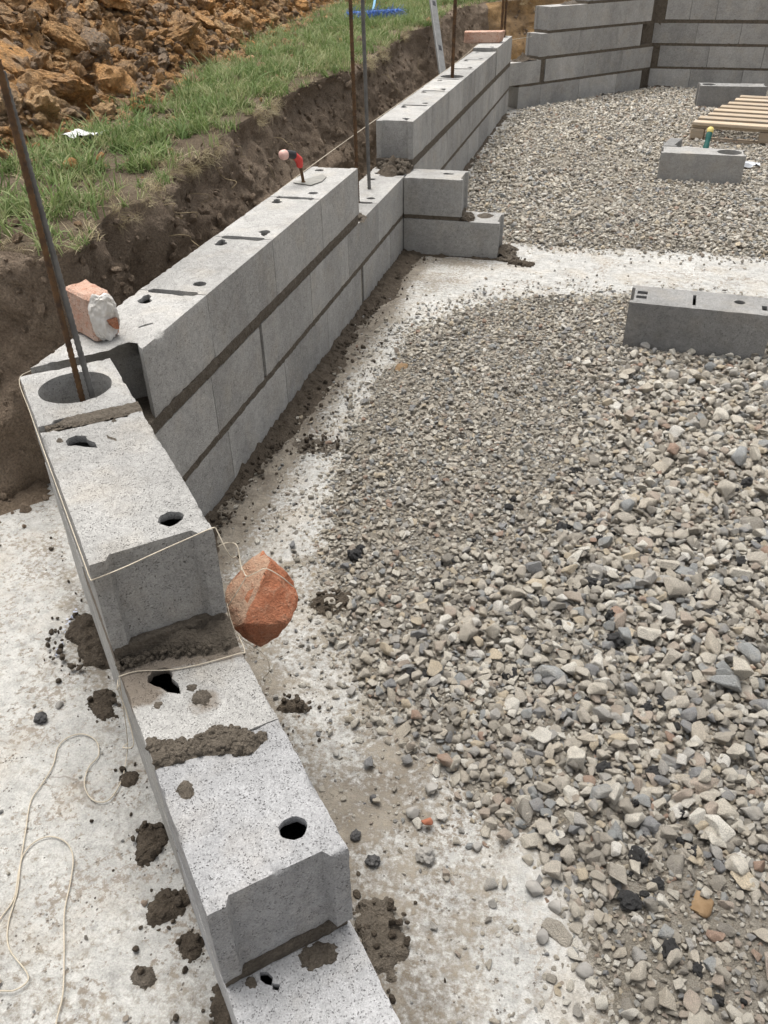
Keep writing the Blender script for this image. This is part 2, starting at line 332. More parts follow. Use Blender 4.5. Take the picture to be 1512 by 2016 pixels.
# ------------------------------------------------------------------ shared shapes
def hull_stone(seed, flat=.72, n=13, bev=.07):
    rng = np.random.default_rng(seed); bm = bmesh.new()
    for _ in range(n):
        p = rng.normal(size=3); p /= np.linalg.norm(p); p *= rng.uniform(.8, 1.0); bm.verts.new((p[0] * .5, p[1] * .42, p[2] * .5 * flat))
    r = bmesh.ops.convex_hull(bm, input=bm.verts[:]); junk = [v for v in r['geom_interior'] if isinstance(v, bmesh.types.BMVert)]
    if junk: bmesh.ops.delete(bm, geom=junk, context='VERTS')
    bmesh.ops.dissolve_limit(bm, angle_limit=rad(16), verts=bm.verts[:], edges=bm.edges[:])
    bmesh.ops.bevel(bm, geom=bm.edges[:], offset=bev, segments=1, affect='EDGES', clamp_overlap=True)
    bmesh.ops.triangulate(bm, faces=bm.faces[:]); return bm
def lump_ball(seed, sub=3, amp=.28, freq=2.2, flat=.7, cell=False):
    bm = bmesh.new(); bmesh.ops.create_icosphere(bm, subdivisions=sub, radius=.5)
    V = np.array([v.co[:] for v in bm.verts]); N = V / .5
    d = fbm(N * freq * .6 + seed * 7.1, 4, seed, .6)
    k = 1 + amp * d * 2
    if cell:                                       # chop with random planes: faceted clods
        rng = np.random.default_rng(seed)
        for _ in range(10):
            q = rng.normal(size=3); q /= np.linalg.norm(q); h = rng.uniform(.58, .9); dd = N @ q * k; k = np.where(dd > h, k * h / np.maximum(dd, 1e-6), k)
        k = k * (1 + .20 * fbm(N * 3.0 + seed, 3, seed + 5, .6) + .16 * fbm(N * 9 + seed, 4, seed + 6, .75) - .16 * np.abs(fbm(N * 2.6 + seed, 3, seed + 8)))
    V = V * k[:, None] * np.array([1, .85, flat])
    for v, p in zip(bm.verts, V): v.co = p
    return bm
STONES = [bm_mesh('stone', hull_stone(100 + i, random.Random(i).uniform(.5, .85), 12, .022), M['stone'], True, 26) for i in range(18)]
SLAGS = [bm_mesh('slag', lump_ball(40 + i, 3, .34, 4.5, .75), M['slag']) for i in range(4)]
CLODS = [bm_mesh('clod', lump_ball(200 + i, 4, .30, 2.0, random.Random(i).uniform(.55, .9), True), M['clod'], True, 33) for i in range(14)]
def variants(name, meshes):
    c = bpy.data.collections.new(name)
    for i, me in enumerate(meshes):
        o = bpy.data.objects.new(f'{name}_{i:02d}', me); c.objects.link(o)
    return c
def scatter(name, pts, scl, rot, vid, coll, parent=None):
    """ONE stuff object: meshes of coll instanced on the points"""
    me = bpy.data.meshes.new(name); n = len(pts); me.vertices.add(n); me.vertices.foreach_set('co', np.asarray(pts, np.float32).ravel())
    for k, t, a in (('scl', 'FLOAT_VECTOR', scl), ('rot', 'FLOAT_VECTOR', rot)):
        at = me.attributes.new(k, t, 'POINT'); at.data.foreach_set('vector', np.asarray(a, np.float32).ravel())
    at = me.attributes.new('vid', 'INT', 'POINT'); at.data.foreach_set('value', np.asarray(vid, np.int32))
    o = link(name, me, parent)
    g = bpy.data.node_groups.new(name + '_nodes', 'GeometryNodeTree')
    g.interface.new_socket('Geometry', in_out='INPUT', socket_type='NodeSocketGeometry'); g.interface.new_socket('Geometry', in_out='OUTPUT', socket_type='NodeSocketGeometry')
    N = g.nodes; i_ = N.new('NodeGroupInput'); o_ = N.new('NodeGroupOutput'); ins = N.new('GeometryNodeInstanceOnPoints')
    ci = N.new('GeometryNodeCollectionInfo'); ci.inputs['Collection'].default_value = coll; ci.inputs['Separate Children'].default_value = True; ci.inputs['Reset Children'].default_value = True
    def na(nm, t):
        x = N.new('GeometryNodeInputNamedAttribute'); x.data_type = t; x.inputs['Name'].default_value = nm; return x.outputs['Attribute']
    L = g.links.new
    L(i_.outputs[0], ins.inputs['Points']); L(ci.outputs[0], ins.inputs['Instance']); ins.inputs['Pick Instance'].default_value = True
    L(na('vid', 'INT'), ins.inputs['Instance Index']); L(na('rot', 'FLOAT_VECTOR'), ins.inputs['Rotation']); L(na('scl', 'FLOAT_VECTOR'), ins.inputs['Scale'])
    L(ins.outputs[0], o_.inputs[0])
    md = o.modifiers.new('scatter', 'NODES'); md.node_group = g
    o['kind'] = 'stuff'; return o

def resample(poly, res, closed=True):
    out = []; P = [np.array(p, float) for p in poly]; n = len(P)
    for i in range(n if closed else n - 1):
        a, b = P[i], P[(i + 1) % n]; k = max(1, int(round(np.linalg.norm(b - a) / res)))
        for j in range(k): out.append(a + (b - a) * j / k)
    if not closed: out.append(P[-1])
    return np.array(out)
def prism(name, outline, z0, z1, mat, holes=(), res=.02, rough=.0008, chip=.004, seed=0, hole_depth=.16, through=False):
    """block-like solid: outline (ccw) with holes in its top; edges chipped, faces slightly uneven"""
    out = resample(outline, res); hs_ = [np.array(h, float) for h in holes]
    if sum(out[i][0] * out[(i + 1) % len(out)][1] - out[(i + 1) % len(out)][0] * out[i][1] for i in range(len(out))) < 0: out = out[::-1]
    mn, mx = out.min(0), out.max(0)
    gx, gy = np.meshgrid(np.arange(mn[0] + res, mx[0], res), np.arange(mn[1] + res, mx[1], res), indexing='ij'); gx = gx.ravel(); gy = gy.ravel()
    rng = np.random.default_rng(seed); gx = gx + rng.uniform(-.2, .2, gx.shape) * res; gy = gy + rng.uniform(-.2, .2, gy.shape) * res
    ok = sdf_poly(gx, gy, out.tolist()) > res * .45
    for h in hs_: ok &= sdf_poly(gx, gy, h.tolist()) < -res * .4
    inner = np.stack([gx[ok], gy[ok]], -1)
    pts = [out] + hs_ + [inner]; edges = []; k = 0
    for lp in [out] + hs_:
        n = len(lp); edges += [(k + i, k + (i + 1) % n) for i in range(n)]; k += n
    allp = np.concatenate(pts)
    cv, ce, cf, ov, oe, of = delaunay_2d_cdt([Vector(p) for p in allp.tolist()], edges, [], 0, 1e-6)
    cv = np.array([v[:] for v in cv]); cf = np.array([f for f in cf if len(f) == 3]); cen = cv[cf].mean(1)
    ok = sdf_poly(cen[:, 0], cen[:, 1], out.tolist()) > 0
    for h in hs_: ok &= sdf_poly(cen[:, 0], cen[:, 1], h.tolist()) < 0
    cf = cf[ok]
    a, b, c = cv[cf[:, 0]], cv[cf[:, 1]], cv[cf[:, 2]]; fl = ((b[:, 0] - a[:, 0]) * (c[:, 1] - a[:, 1]) - (b[:, 1] - a[:, 1]) * (c[:, 0] - a[:, 0])) < 0; cf[fl] = cf[fl][:, ::-1]
    first = {}
    for i, src in enumerate(ov):
        for s in src: first[s] = i
    V = [np.array([x, y, z1]) for x, y in cv]; F = [list(map(int, f)) for f in cf]; nrm = [np.array([0, 0, 1.])] * len(V); rim = [0.0] * len(V)
    def walls(idx, lp, zb, sign, rows):
        n = len(lp); prev = idx
        nx = []
        for i in range(n):
            d = lp[(i + 1) % n] - lp[i - 1]; nn = np.array([d[1], -d[0], 0]) * sign; nx.append(nn / (np.linalg.norm(nn) + 1e-9))
        for i in range(n): nrm[idx[i]] = (nrm[idx[i]] + nx[i]); nrm[idx[i]] = nrm[idx[i]] / np.linalg.norm(nrm[idx[i]]); rim[idx[i]] = 1 if sign > 0 else .5
        for r in range(1, rows + 1):
            z = z1 + (zb - z1) * r / rows; cur = []
            for i in range(n): V.append(np.array([lp[i][0], lp[i][1], z])); nrm.append(nx[i]); rim.append(.8 if (r == rows and sign > 0) else 0); cur.append(len(V) - 1)
            for i in range(n):
                j = (i + 1) % n; F.append([prev[i], cur[i], cur[j], prev[j]] if sign > 0 else [prev[i], cur[i], cur[j], prev[j]])
            prev = cur
        return prev
    k = 0; idx = [first[k + i] for i in range(len(out))]; bot = walls(idx, out, z0, 1, max(1, int(round((z1 - z0) / res)))); k += len(out)
    F.append(bot[::-1])
    for h in hs_:
        idx = [first[k + i] for i in range(len(h))]; k += len(h)
        ccw = sum(h[i][0] * h[(i + 1) % len(h)][1] - h[(i + 1) % len(h)][0] * h[i][1] for i in range(len(h))) > 0
        if ccw: idx = idx[::-1]; h = h[::-1]
        big = np.ptp(h[:, 0]) > .09
        b_ = walls(idx, h, max(z0 + .01, z1 - (hole_depth if big else .016)), 1, 10 if big else 3)
        if big: F.append(b_)
        for i in idx: rim[i] = .4
    V = np.array(V); nrm = np.array(nrm); rim = np.array(rim)
    Q = V + seed * 3.7
    d = rough * (fbm(Q * 90, 3, seed) * 1.1 + fbm(Q * 14, 2, seed + 3) * .35)
    ch = rim * chip * (.18 + np.clip(fbm(Q * 60, 2, seed + 9) * .9 - .05, 0, 1) + 2.6 * np.clip(fbm(Q * 16, 2, seed + 12) - .34, 0, 1))
    V = V + nrm * (d - ch)[:, None]
    return new_mesh(name, V, F, mat, True, 42)

def block_outline(L, W=.2, f=.026, d=.013, e0=True, e1=True):
    p = [(0, 0), (L, 0)]
    if e1: p += [(L, f), (L - d, f + .008), (L - d, W - f - .008), (L, W - f)]
    p += [(L, W), (0, W)]
    if e0: p += [(0, W - f), (d, W - f - .008), (d, f + .008), (0, f)]
    return p
def keyhole(x, y, r, ang, seed, tail=True):
    rng = np.random.default_rng(seed); pts = []
    n = 20
    for i in range(n):
        a = i / n * 2 * math.pi; rr = r * (1 + rng.uniform(-.10, .10))
        if tail and abs(a - math.pi) < .25: rr = r * rng.uniform(2.3, 2.8)
        elif tail and abs(a - math.pi) < .5: rr = r * rng.uniform(1.5, 2.0)
        pts.append((x + rr * math.cos(a + ang), y + rr * math.sin(a + ang)))
    return pts
def ring(x, y, r, n=40): return [(x + r * math.cos(i / n * 2 * math.pi), y + r * math.sin(i / n * 2 * math.pi)) for i in range(n)]
_cache = {}; _bseed = [0]
def block(parent, s0, s1, z0, z1, mat='block', holes='std', res=.03, e0=True, e1=True, rough=.0008, chip=.004, outline=None, hole_depth=.15):
    """one block, in its wall's frame: s along the wall, n across"""
    L = s1 - s0 - .003; _bseed[0] += 1; sd = _bseed[0]
    key = (round(L, 3), round(z1 - z0, 3), mat, holes, res, e0, e1) if (outline is None and res >= .05) else None
    if key in _cache: me = _cache[key]
    else:
        hl = []
        if holes == 'std':
            hl = [keyhole(.075, .055, .019, .3, sd, sd % 2 == 0), keyhole(L - .068, .146, .019, 3.5, sd + 50, sd % 3 != 0)]
        elif isinstance(holes, (list, tuple)): hl = list(holes)
        me = prism('block', outline or block_outline(L, e0=e0, e1=e1), 0, z1 - z0, M[mat], hl, res, rough, chip, sd, hole_depth)
        if key: _cache[key] = me
    return link('block', me, parent, (s0 + .0015, 0, z0))
def strip(parent, name, s0, s1, n0, n1, z0, z1, mat='mortar_mid', res=.02, rough=.0035, seed=0):
    _bseed[0] += 1
    me = prism(name, [(s0, n0), (s1, n0), (s1, n1), (s0, n1)], z0, z1, M[mat], (), res, rough, .004, _bseed[0] + seed)
    return link(name, me, parent)
def lumps(name, x0, x1, y0, y1, res, hfun, mat, parent=None, base=0.0, loc=None):
    """lumpy mass lying on a flat surface; hfun(X, Y) < 0 is bare"""
    X, Y = np.meshgrid(np.arange(x0, x1 + res, res), np.arange(y0, y1 + res, res), indexing='ij')
    H = hfun(X, Y); Z = base + np.clip(H, -.004, None)
    return link(name, grid_mesh(name, X, Y, Z, mat, H > 0), parent, loc)
def splat(name, cx, cy, rx, ry, h, seed, mat='mortar', parent=None, base=0.0, ang=0, rugged=1.0):
    res = max(.003, min(rx, ry) / 18)
    def f(X, Y):
        u = (X * math.cos(ang) + Y * math.sin(ang)) / rx; v = (-X * math.sin(ang) + Y * math.cos(ang)) / ry; r = np.hypot(u, v)
        P = P3(X, Y, seed * 3.3); e = 1 - r + rugged * (.45 * fbm(P * (1.6 / max(rx, ry)), 3, seed) + .22 * fbm(P * (6 / max(rx, ry)), 2, seed + 1))
        q = np.sqrt(np.clip(e * 1.3, 0, 1)); return np.where(e > 0, q * h * 1.35 * (.72 + .75 * fbm(P * 38, 4, seed + 2, .65)) + .004 * fbm(P * 120, 2, seed + 3), -.01) - .001
    R_ = max(rx, ry) * 1.5
    return lumps(name, -R_, R_, -R_, R_, res, f, M[mat], parent, 0, (cx, cy, base))

# ================================================================== THE SETTING
UB = np.array([.67, -.742]); NB = np.array([.742, .67]); BR = np.array([.461, -.918]); B_ANG = math.atan2(-.742, .67)
BO = BR - .2 * NB                                     # outer line of the near wall, t = 0 at its top end face
def tn(x, y): dx, dy = x - BR[0], y - BR[1]; return dx * UB[0] + dy * UB[1], dx * NB[0] + dy * NB[1]
GR1 = [(.262, .35), (.27, 1.12), (.285, 1.4), (.43, 1.67), (.77, 1.9), (1.17, 1.985), (2.2, 2.03), (5, 2.05), (5, -4), (1.5, -4), (1.3, -1.6), (1.17, -1.15), (1.08, -1.0), (.98, -.93), (.86, -.87), (.79, -.785), (.69, -.72),
       (.565, -.55), (.50, -.40), (.40, -.15), (.30, .02)]
GR2 = [(.10, 2.86), (.45, 2.74), (.7, 2.70), (1.08, 2.71), (1.34, 2.75), (1.6, 2.73), (1.9, 2.75), (5, 2.8), (5, 8.45), (1.36, 8.45), (.62, 7.48), (.12, 6.9), (.08, 4.5)]
def gravel_sdf(x, y):
    d = np.maximum(sdf_poly(x, y, GR1), sdf_poly(x, y, GR2))
    return d + .055 * fbm(P3(x, y) * 5, 4, 61) + .02 * fbm(P3(x, y) * 19, 2, 62)
def coarse(x, y):
    """0 = fine trodden stone, 1 = coarse clean stone"""
    v = .5 + 0 * x
    v = v + .55 * np.clip((x - .95) / .5, -1, 1) * (y < 2.1) + .45 * sstep(.35, -.5, y) - .62 * np.exp(-((x - .62) / .30) ** 2 - ((y - .75) / .75) ** 2) - .3 * np.exp(-((x - 1.0) / .5) ** 2 - ((y - 1.65) / .4) ** 2)
    v = v + np.where(y > 2.4, .12, 0) + .38 * fbm(P3(x, y) * 1.7, 3, 121)
    return np.clip(v, 0, 1)
def gravel_h(x, y, d=None):
    d = gravel_sdf(x, y) if d is None else d
    return np.clip(d * .18, -.03, .016) + .006 * fbm(P3(x, y) * 6, 3, 63) + .003 * fbm(P3(x, y) * 40, 2, 64) - .003 + .007 * (1 - coarse(x, y)) * np.clip(d / .05, 0, 1)

# big ground far around the pit
me = new_mesh('ground', [(-300, -300, -.12), (300, -300, -.12), (300, 300, -.12), (-300, 300, -.12)], [[0, 1, 2, 3]], M['topsoil'])
tag(link('ground', me), kind='structure')

# footing slab
res = .022
X, Y = np.meshgrid(np.arange(-1.7, 5, res), np.arange(-2.6, 9.2, res), indexing='ij')
t_, n_ = tn(X, Y)
Pq = P3(X, Y)
big = fbm(Pq * 3, 4, 11)
mudA = np.where((X > -.02) & (Y > -.4), sstep(.20, .02, X) * 1.0 + .46 * sstep(.36, .12, X) * (.75 + .9 * fbm(Pq * np.array([5, 2.2, 1]), 4, 29)), 0) * sstep(2.5, 2.3, Y)
mudB = np.where((n_ > -.05) & (t_ > -.6), (.50 - .20 * sstep(.05, .45, t_)) + .30 * sstep(.20, .02, n_) + .42 * fbm(Pq * 5.5, 4, 21), 0) * sstep(.60, .38, n_) * (Y < .3)
mudC = .55 * np.exp(-((Y - 2.33) / .10) ** 2) * sstep(.75, .35, X) * (X > 0) + .42 * np.exp(-((Y - 2.0) / .22) ** 2 - ((X - .2) / .2) ** 2)
mudL = np.where(n_ < -.2, .12 + .34 * np.exp(-((n_ + .23) / .035) ** 2) * (.6 + fbm(Pq * 6, 2, 23)) + .10 * big, 0) + .22 * sstep(-1.15, -1.5, Y) * (n_ < 0)
gs = gravel_sdf(X, Y)
mudG = .46 * np.exp(-np.clip(-gs, 0, 9) / .09) * (.75 + .6 * fbm(Pq * 4, 3, 27))
mud = np.maximum.reduce([mudA, mudB, mudC, mudL, mudG, .07 + 0 * X]) + .14 * big
gs = gravel_sdf(X, Y)
edge = np.exp(-((gs + .045) / .035) ** 2)
lime = .60 * edge * (.5 + 1.1 * fbm(Pq * 3.3, 3, 31)) * (X > .2) * (Y < 2.2) + .5 * np.exp(-((X - 1.12) / .16) ** 2 - ((Y + 1.02) / .22) ** 2) + .12 * ((Y > 1.95) & (Y < 2.85) & (X > .35))
Z = .0022 * fbm(Pq * 22, 4, 12) + .003 * fbm(Pq * 6, 2, 13) + .006 * np.clip(edge, 0, 1) * np.clip(.3 + fbm(Pq * 14, 3, 14), 0, 1) * (X > .2)
Z += .014 * np.clip(fbm(Pq * 26, 3, 17) + .15, 0, 1) * np.exp(-((X - 1.12) / .15) ** 2 - ((Y + 1.02) / .2) ** 2)
lumpL = np.exp(-((X - .13) / .07) ** 2 - ((Y + 1.33) / .07) ** 2); Z += .012 * lumpL * np.clip(.4 + fbm(Pq * 25, 3, 18), 0, 1.2)
slab = link('concrete_footing', grid_mesh('concrete_footing', X, Y, Z - .001, M['slab'], None, {'mud': mud, 'lime': lime})); tag(slab, kind='structure')

# gravel bed: fines under the stones
res = .024
X, Y = np.meshgrid(np.arange(.05, 5, res), np.arange(-2.8, 8.5, res), indexing='ij'); D = gravel_sdf(X, Y); H = gravel_h(X, Y, D)
bed = link('gravel_bed', grid_mesh('gravel_bed', X, Y, H, M['fines'], D > -.04)); tag(bed, kind='structure')

# ------------------------------------------------ pit edge, turf and clay heap
EDGE = [(-4.5, -.25), (-2.0, -.12), (-1.0, .0), (-.61, .06), (-.50, .05), (-.41, .11), (-.47, .32), (-.48, .52), (-.44, .66), (-.55, 1.0), (-.545, 1.18), (-.62, 1.69), (-.64, 2.04), (-.68, 2.68), (-.66, 3.21), (-.60, 3.63), (-.62, 4.5),
        (-.72, 5.5), (-.64, 6.1), (-.72, 7.4), (-.55, 8.3), (0, 9.1), (.7, 9.85), (1.4, 10.1), (3, 10.2), (6.5, 10.3)]
BASE = [(-4.5, -.75), (-2.0, -.62), (-1.0, -.42), (-.68, -.24), (-.60, -.10), (-.50, .06), (-.42, .32), (-.40, .55), (-.36, .75), (-.40, 1.0), (-.42, 1.2), (-.44, 1.69), (-.46, 2.04), (-.48, 2.68), (-.46, 3.21), (-.42, 3.63), (-.44, 4.5),
        (-.50, 5.5), (-.46, 6.1), (-.50, 7.3), (-.32, 8.05), (.15, 8.75), (.8, 9.4), (1.4, 9.6), (3, 9.7), (6.5, 9.8)]
def gz(x, y): return .70 + .012 * np.clip(y, 0, 12)
E_ = spline([(*p, 0) for p in EDGE], 12)[:, :2]; B_ = spline([(*p, 0) for p in BASE], 12)[:, :2]
# resample both along the edge's arclength
al = np.concatenate([[0], np.cumsum(np.linalg.norm(np.diff(E_, axis=0), axis=1))]); sv_ = []
s = 0
while s < al[-1]: sv_.append(s); s += .022 if 3.3 < s < 9 else .045
sv_ = np.array(sv_); ex = np.interp(sv_, al, E_[:, 0]); ey = np.interp(sv_, al, E_[:, 1]); bx = np.interp(sv_, al, B_[:, 0]); by = np.interp(sv_, al, B_[:, 1])
ex += .035 * fbm(P3(sv_ * 4, 0 * sv_), 4, 5); ey += .03 * fbm(P3(sv_ * 4, 3 + 0 * sv_), 4, 6)
T = np.linspace(0, 1, 56)[None, :]
S = sv_[:, None]
prof = T ** 1.0 + .10 * np.sin(T * np.pi) * (-1)
dx_, dy_ = bx - ex, by - ey; nn_ = np.hypot(dx_, dy_); ux, uy = dx_ / nn_, dy_ / nn_
off = .05 * fbm(np.stack([S * 3.0 + 0 * T, T * 2.2 + 0 * S, 0 * S * T], -1), 3, 71) + .048 * fbm(np.stack([S * 11 + 0 * T, T * 7 + 0 * S, 0 * S * T], -1), 4, 72, .6)
off = off - .03 * np.exp(-((T - .13) / .09) ** 2) * (.5 + fbm(np.stack([S * 2.3 + 0 * T, 0 * T + 0 * S, 0 * S * T], -1), 2, 73))
off += .035 * np.exp(-((T - .55 - .1 * fbm(np.stack([S * 1.5 + 0 * T, 0 * S * T, 0 * S * T], -1), 2, 75)) / .1) ** 2)
off += .024 * fbm(np.stack([S * 34 + 0 * T, T * 20 + 0 * S, 0 * S * T], -1), 3, 76, .6) + .022 * np.clip(fbm(np.stack([S * 16 + 0 * T, T * 9 + 0 * S, 0 * S * T], -1), 2, 77) - .15, 0, 1)
off *= sstep(0, .06, T)
X = ex[:, None] + dx_[:, None] * prof + ux[:, None] * off; Y = ey[:, None] + dy_[:, None] * prof + uy[:, None] * off
Zt = gz(ex, ey)[:, None]; Z = Zt * (1 - T) + (-.02) * T + .02 * fbm(np.stack([S * 9 + 0 * T, T * 6 + 0 * S, 0 * S * T], -1), 3, 74) * sstep(0, .1, T) - .006
me = grid_mesh('soil_bank', X, Y, Z, M['bank']); me.materials.append(M['bank_far'])
far = np.array([p.center[1] + .8 * p.center[0] > 8.0 for p in me.polygons]); me.polygons.foreach_set('material_index', far.astype(np.int32))
bank = tag(link('soil_bank', me), kind='structure')
# trench floor of loose soil between bank and walls, lapping on to the footing
def trench(X, Y):
    wall = np.where(Y > -.45, -.2 - X, 9)
    t_, n_ = tn(X, Y)
    d = dist_line(X, Y, [tuple(p) for p in B_[::3]])
    lim = np.interp(Y, [-.5, -.25, .0, .3], [.06, .07, .13, .3])
    e = lim - d + .05 * fbm(P3(X, Y) * 7, 4, 81)
    return np.minimum(e * .45, .07) * (.7 + .5 * fbm(P3(X, Y) * 16, 4, 82)) + .012 * fbm(P3(X, Y) * 40, 2, 83) * (e > .02)
o = lumps('trench_soil', -1.3, -.2, -.75, 8.6, .02, lambda X, Y: np.where((X > -.203) | (tn(X, Y)[1] > -.205), -1, trench(X, Y)), M['slump'], None, 0); tag(o, kind='structure')

# turf: strip outwards from the pit edge
RT = np.concatenate([np.linspace(0, 1.6, 36), np.array([1.9, 2.4, 3.2, 5, 9, 20, 60, 250])])[None, :]
ox = np.gradient(ey); oy = -np.gradient(ex); on = np.hypot(ox, oy); ox, oy = -ox / on, -oy / on
k5 = np.ones(61) / 61
def sm(a): return np.convolve(np.pad(a, 30, mode='edge'), k5, 'valid')
ox, oy = sm(ox), sm(oy)
X = ex[:, None] + ox[:, None] * RT; Y = ey[:, None] + oy[:, None] * RT
Z = gz(X, Y) + (.022 * fbm(P3(X, Y) * 3, 3, 91) + .012 * fbm(P3(X, Y) * 14, 3, 92)) * sstep(0, .12, RT) - .02 * sstep(.08, 0, RT)
Z = Z - .035 * sstep(4, 12, RT)
turf = tag(link('turf_ground', grid_mesh('turf_ground', X[::2], Y[::2], Z[::2], M['topsoil'])), kind='structure')
FOOT = [(-9, .4), (-4, .9), (-2.0, 1.08), (-1.36, 1.10), (-1.22, 1.25), (-1.20, 1.65), (-1.30, 2.07), (-1.34, 2.5), (-1.38, 3.12), (-1.46, 3.76), (-1.63, 4.55), (-1.69, 5.38), (-1.83, 6.9), (-2.0, 8.4), (-2.3, 10), (-2.6, 12), (-4, 15), (-9, 16)]
def heap_d(x, y): return sdf_poly(x, y, FOOT) + .10 * fbm(P3(x, y) * 2.4, 3, 101)
def heap_h(x, y, d=None):
    d = heap_d(x, y) if d is None else d
    P = P3(x, y)
    h = np.minimum(.62 * d, 1.25 + .12 * d) + np.clip(d * 3, 0, 1) * (.13 * fbm(P * 1.7, 3, 102) + .10 * np.abs(fbm(P * 4.5, 4, 103)) + .05 * fbm(P * 13, 3, 104))
    return gz(x, y) + h - .03
res = .032
X, Y = np.meshgrid(np.arange(-8, -1.0, res), np.arange(.5, 14, res), indexing='ij'); D = heap_d(X, Y)
heap = tag(link('clay_heap', grid_mesh('clay_heap', X, Y, heap_h(X, Y, D), M['heap'], D > -.05)), kind='structure')

# ================================================================== THE WALLS
C1, C2, C3 = (.004, .186), (.207, .390), (.428, .613)
# ---- long wall: s runs along +Y, n = 0 is the face towards the gravel
A = empty('block_wall', (0, 0, 0), 'long three-course grey block wall with stepped gap, running from the notched corner to the pit end', 'wall'); A.rotation_euler = (0, 0, math.pi / 2)
NR = .0125
mit = [(-.292, 0), (.0715, 0), (.0715, .026), (.0585, .034), (.0585, .166), (.0715, .174), (.0715, .2), (-.443, .2), (-.385, .146), (-.326, .086), (-.318, .074), (-.283, .066), (-.262, .052), (-.262, .030), (-.283, .012)]
hl = [keyhole(-.003, .146, .019, 3.4, 5, True), [(-.172, .075), (-.150, .064), (-.138, .050), (-.145, .049), (-.163, .060), (-.176, .071)]]
lid = prism('block', mit, 0, C3[1] - C3[0], M['block'], hl, .010, .0012, .008, 901, .15)
co = np.array([v.co[:] for v in lid.vertices]); zt = C3[1] - C3[0]; ww = np.clip(np.minimum((co[:, 1] - .026) / .02, (.176 - co[:, 1]) / .03), 0, 1) * (co[:, 0] < -.20) * (co[:, 2] < zt - .004)
co[:, 0] += ww * .13 * np.sqrt(np.clip((zt - co[:, 2]) / .07, 0, 1)); lid.vertices.foreach_set('co', co.ravel()); lid.update(); b0 = link('block', lid, A, (0, 0, C3[0])); b0['label'] = 'end block cut on a slant through its core'
for a, b in ((.0715, .573), (.573, 1.076), (1.076, 1.578)): block(A, a, b, *C3, res=NR)
for a, b in ((-.47, .028), (.028, .398), (.418, .907), (.907, 1.397), (1.397, 1.897), (1.897, 2.402)): block(A, a, b, *C2, res=.0125 if a < 1 else .016, e1=b != 2.402)
block(A, 2.404, 2.60, *C2, res=.02, e0=False, e1=False, holes=[keyhole(.06, .15, .018, 0, 3, False)])
for a, b in ((-.41, .086), (.086, .584), (.584, 1.082), (1.082, 1.584), (1.618, 2.120), (2.120, 2.40)): block(A, a, b, *C1, res=.016, e1=b != 2.40)
block(A, 2.402, 2.605, *C1, res=.03, e0=False, e1=False, holes=())
strip(A, 'mortar_joint', .400, .4165, .008, .19, C2[0], C2[1] - .002, 'mortar_mid', .012, .002)
strip(A, 'mortar_joint', 1.5845, 1.6165, .006, .19, C1[0], C1[1] - .002, 'mortar_mid', .012, .002)
strip(A, 'mortar_bed', -.36, 1.56, -.0005, .2005, C2[1] + .0015, C3[0] + .000, 'mortar_mid', .010, .0034)
strip(A, 'mortar_bed', -.46, 2.60, .0005, .1995, C1[1] - .001, C2[0] + .001, 'mortar_mid', .010, .0030)
# far half of the long wall
ring_b = [ring(.075, .1, .078)]
J3 = (2.632, 3.12, 3.66, 4.165); 
for a, b in zip(J3[:-1], J3[1:]): block(A, a, b, *C3, res=.022)
block(A, 4.165, 4.69, *C3, res=.03, holes=[ring(.125, .1, .080)], hole_depth=.17)['label'] = 'block with a round hole around a reinforcing bar'
block(A, 4.69, 5.21, *C3, res=.035); block(A, 5.21, 5.76, *C3, res=.035)
block(A, 5.80, 6.30, C3[0], C3[1] + .022, res=.04, outline=None)
block(A, 6.30, 6.815, C3[0], C3[1] + .022, res=.04, holes=[ring(.39, .1, .078)], hole_depth=.17)
for a, b in ((2.632, 3.12), (3.12, 3.62), (3.62, 4.12), (4.12, 4.63), (4.63, 5.14), (5.14, 5.65), (5.65, 6.16), (6.16, 6.45), (6.45, 6.815)): block(A, a, b, *C2, res=.06, holes=())
for a, b in ((2.61, 3.0), (3.0, 3.5), (3.5, 4.0), (4.0, 4.5), (4.5, 5.0), (5.0, 5.5), (5.5, 6.0), (6.0, 6.4), (6.4, 6.815)): block(A, a, b, *C1, res=.06, holes=())
strip(A, 'mortar_bed', 2.62, 6.80, .0, .20, C2[1] - .0, C3[0] + .001, 'mortar_mid', .018, .005)
strip(A, 'mortar_bed', 2.62, 6.80, .0, .20, C1[1] - .001, C2[0] + .001, 'mortar_mid', .018, .005)
strip(A, 'mortar_joint', 5.765, 5.798, .02, .18, C3[0], C3[1] - .01, 'mortar_mid', .02, .004)
# squeezed mortar along the foot
def footA(X, Y, lim=.085, seed=1):
    e = (.5 + .75 * fbm(P3(Y * 2.2, 0 * Y), 3, seed)) * lim + .028 * fbm(P3(X, Y) * 14, 3, seed + 1) - np.abs(X) + .01 * fbm(P3(X, Y) * 45, 2, seed + 4)
    return np.clip(e * .55, -.01, .028) * (.75 + .7 * fbm(P3(X, Y) * 38, 3, seed + 2, .6)) + .004 * fbm(P3(X, Y) * 90, 2, seed + 3) * (e > 0) - .001
def in_A(fn): return lambda S_, N_: fn(N_, S_)
o = lumps('mortar_foot', -.35, 2.40, -.19, -.0, .008, lambda S_, N_: footA(N_, S_, .115, 5), M['mortar'], A)
o = lumps('mortar_foot', 2.62, 6.85, -.12, -.0, .014, lambda S_, N_: footA(N_, S_, .06, 15), M['mortar'], A)
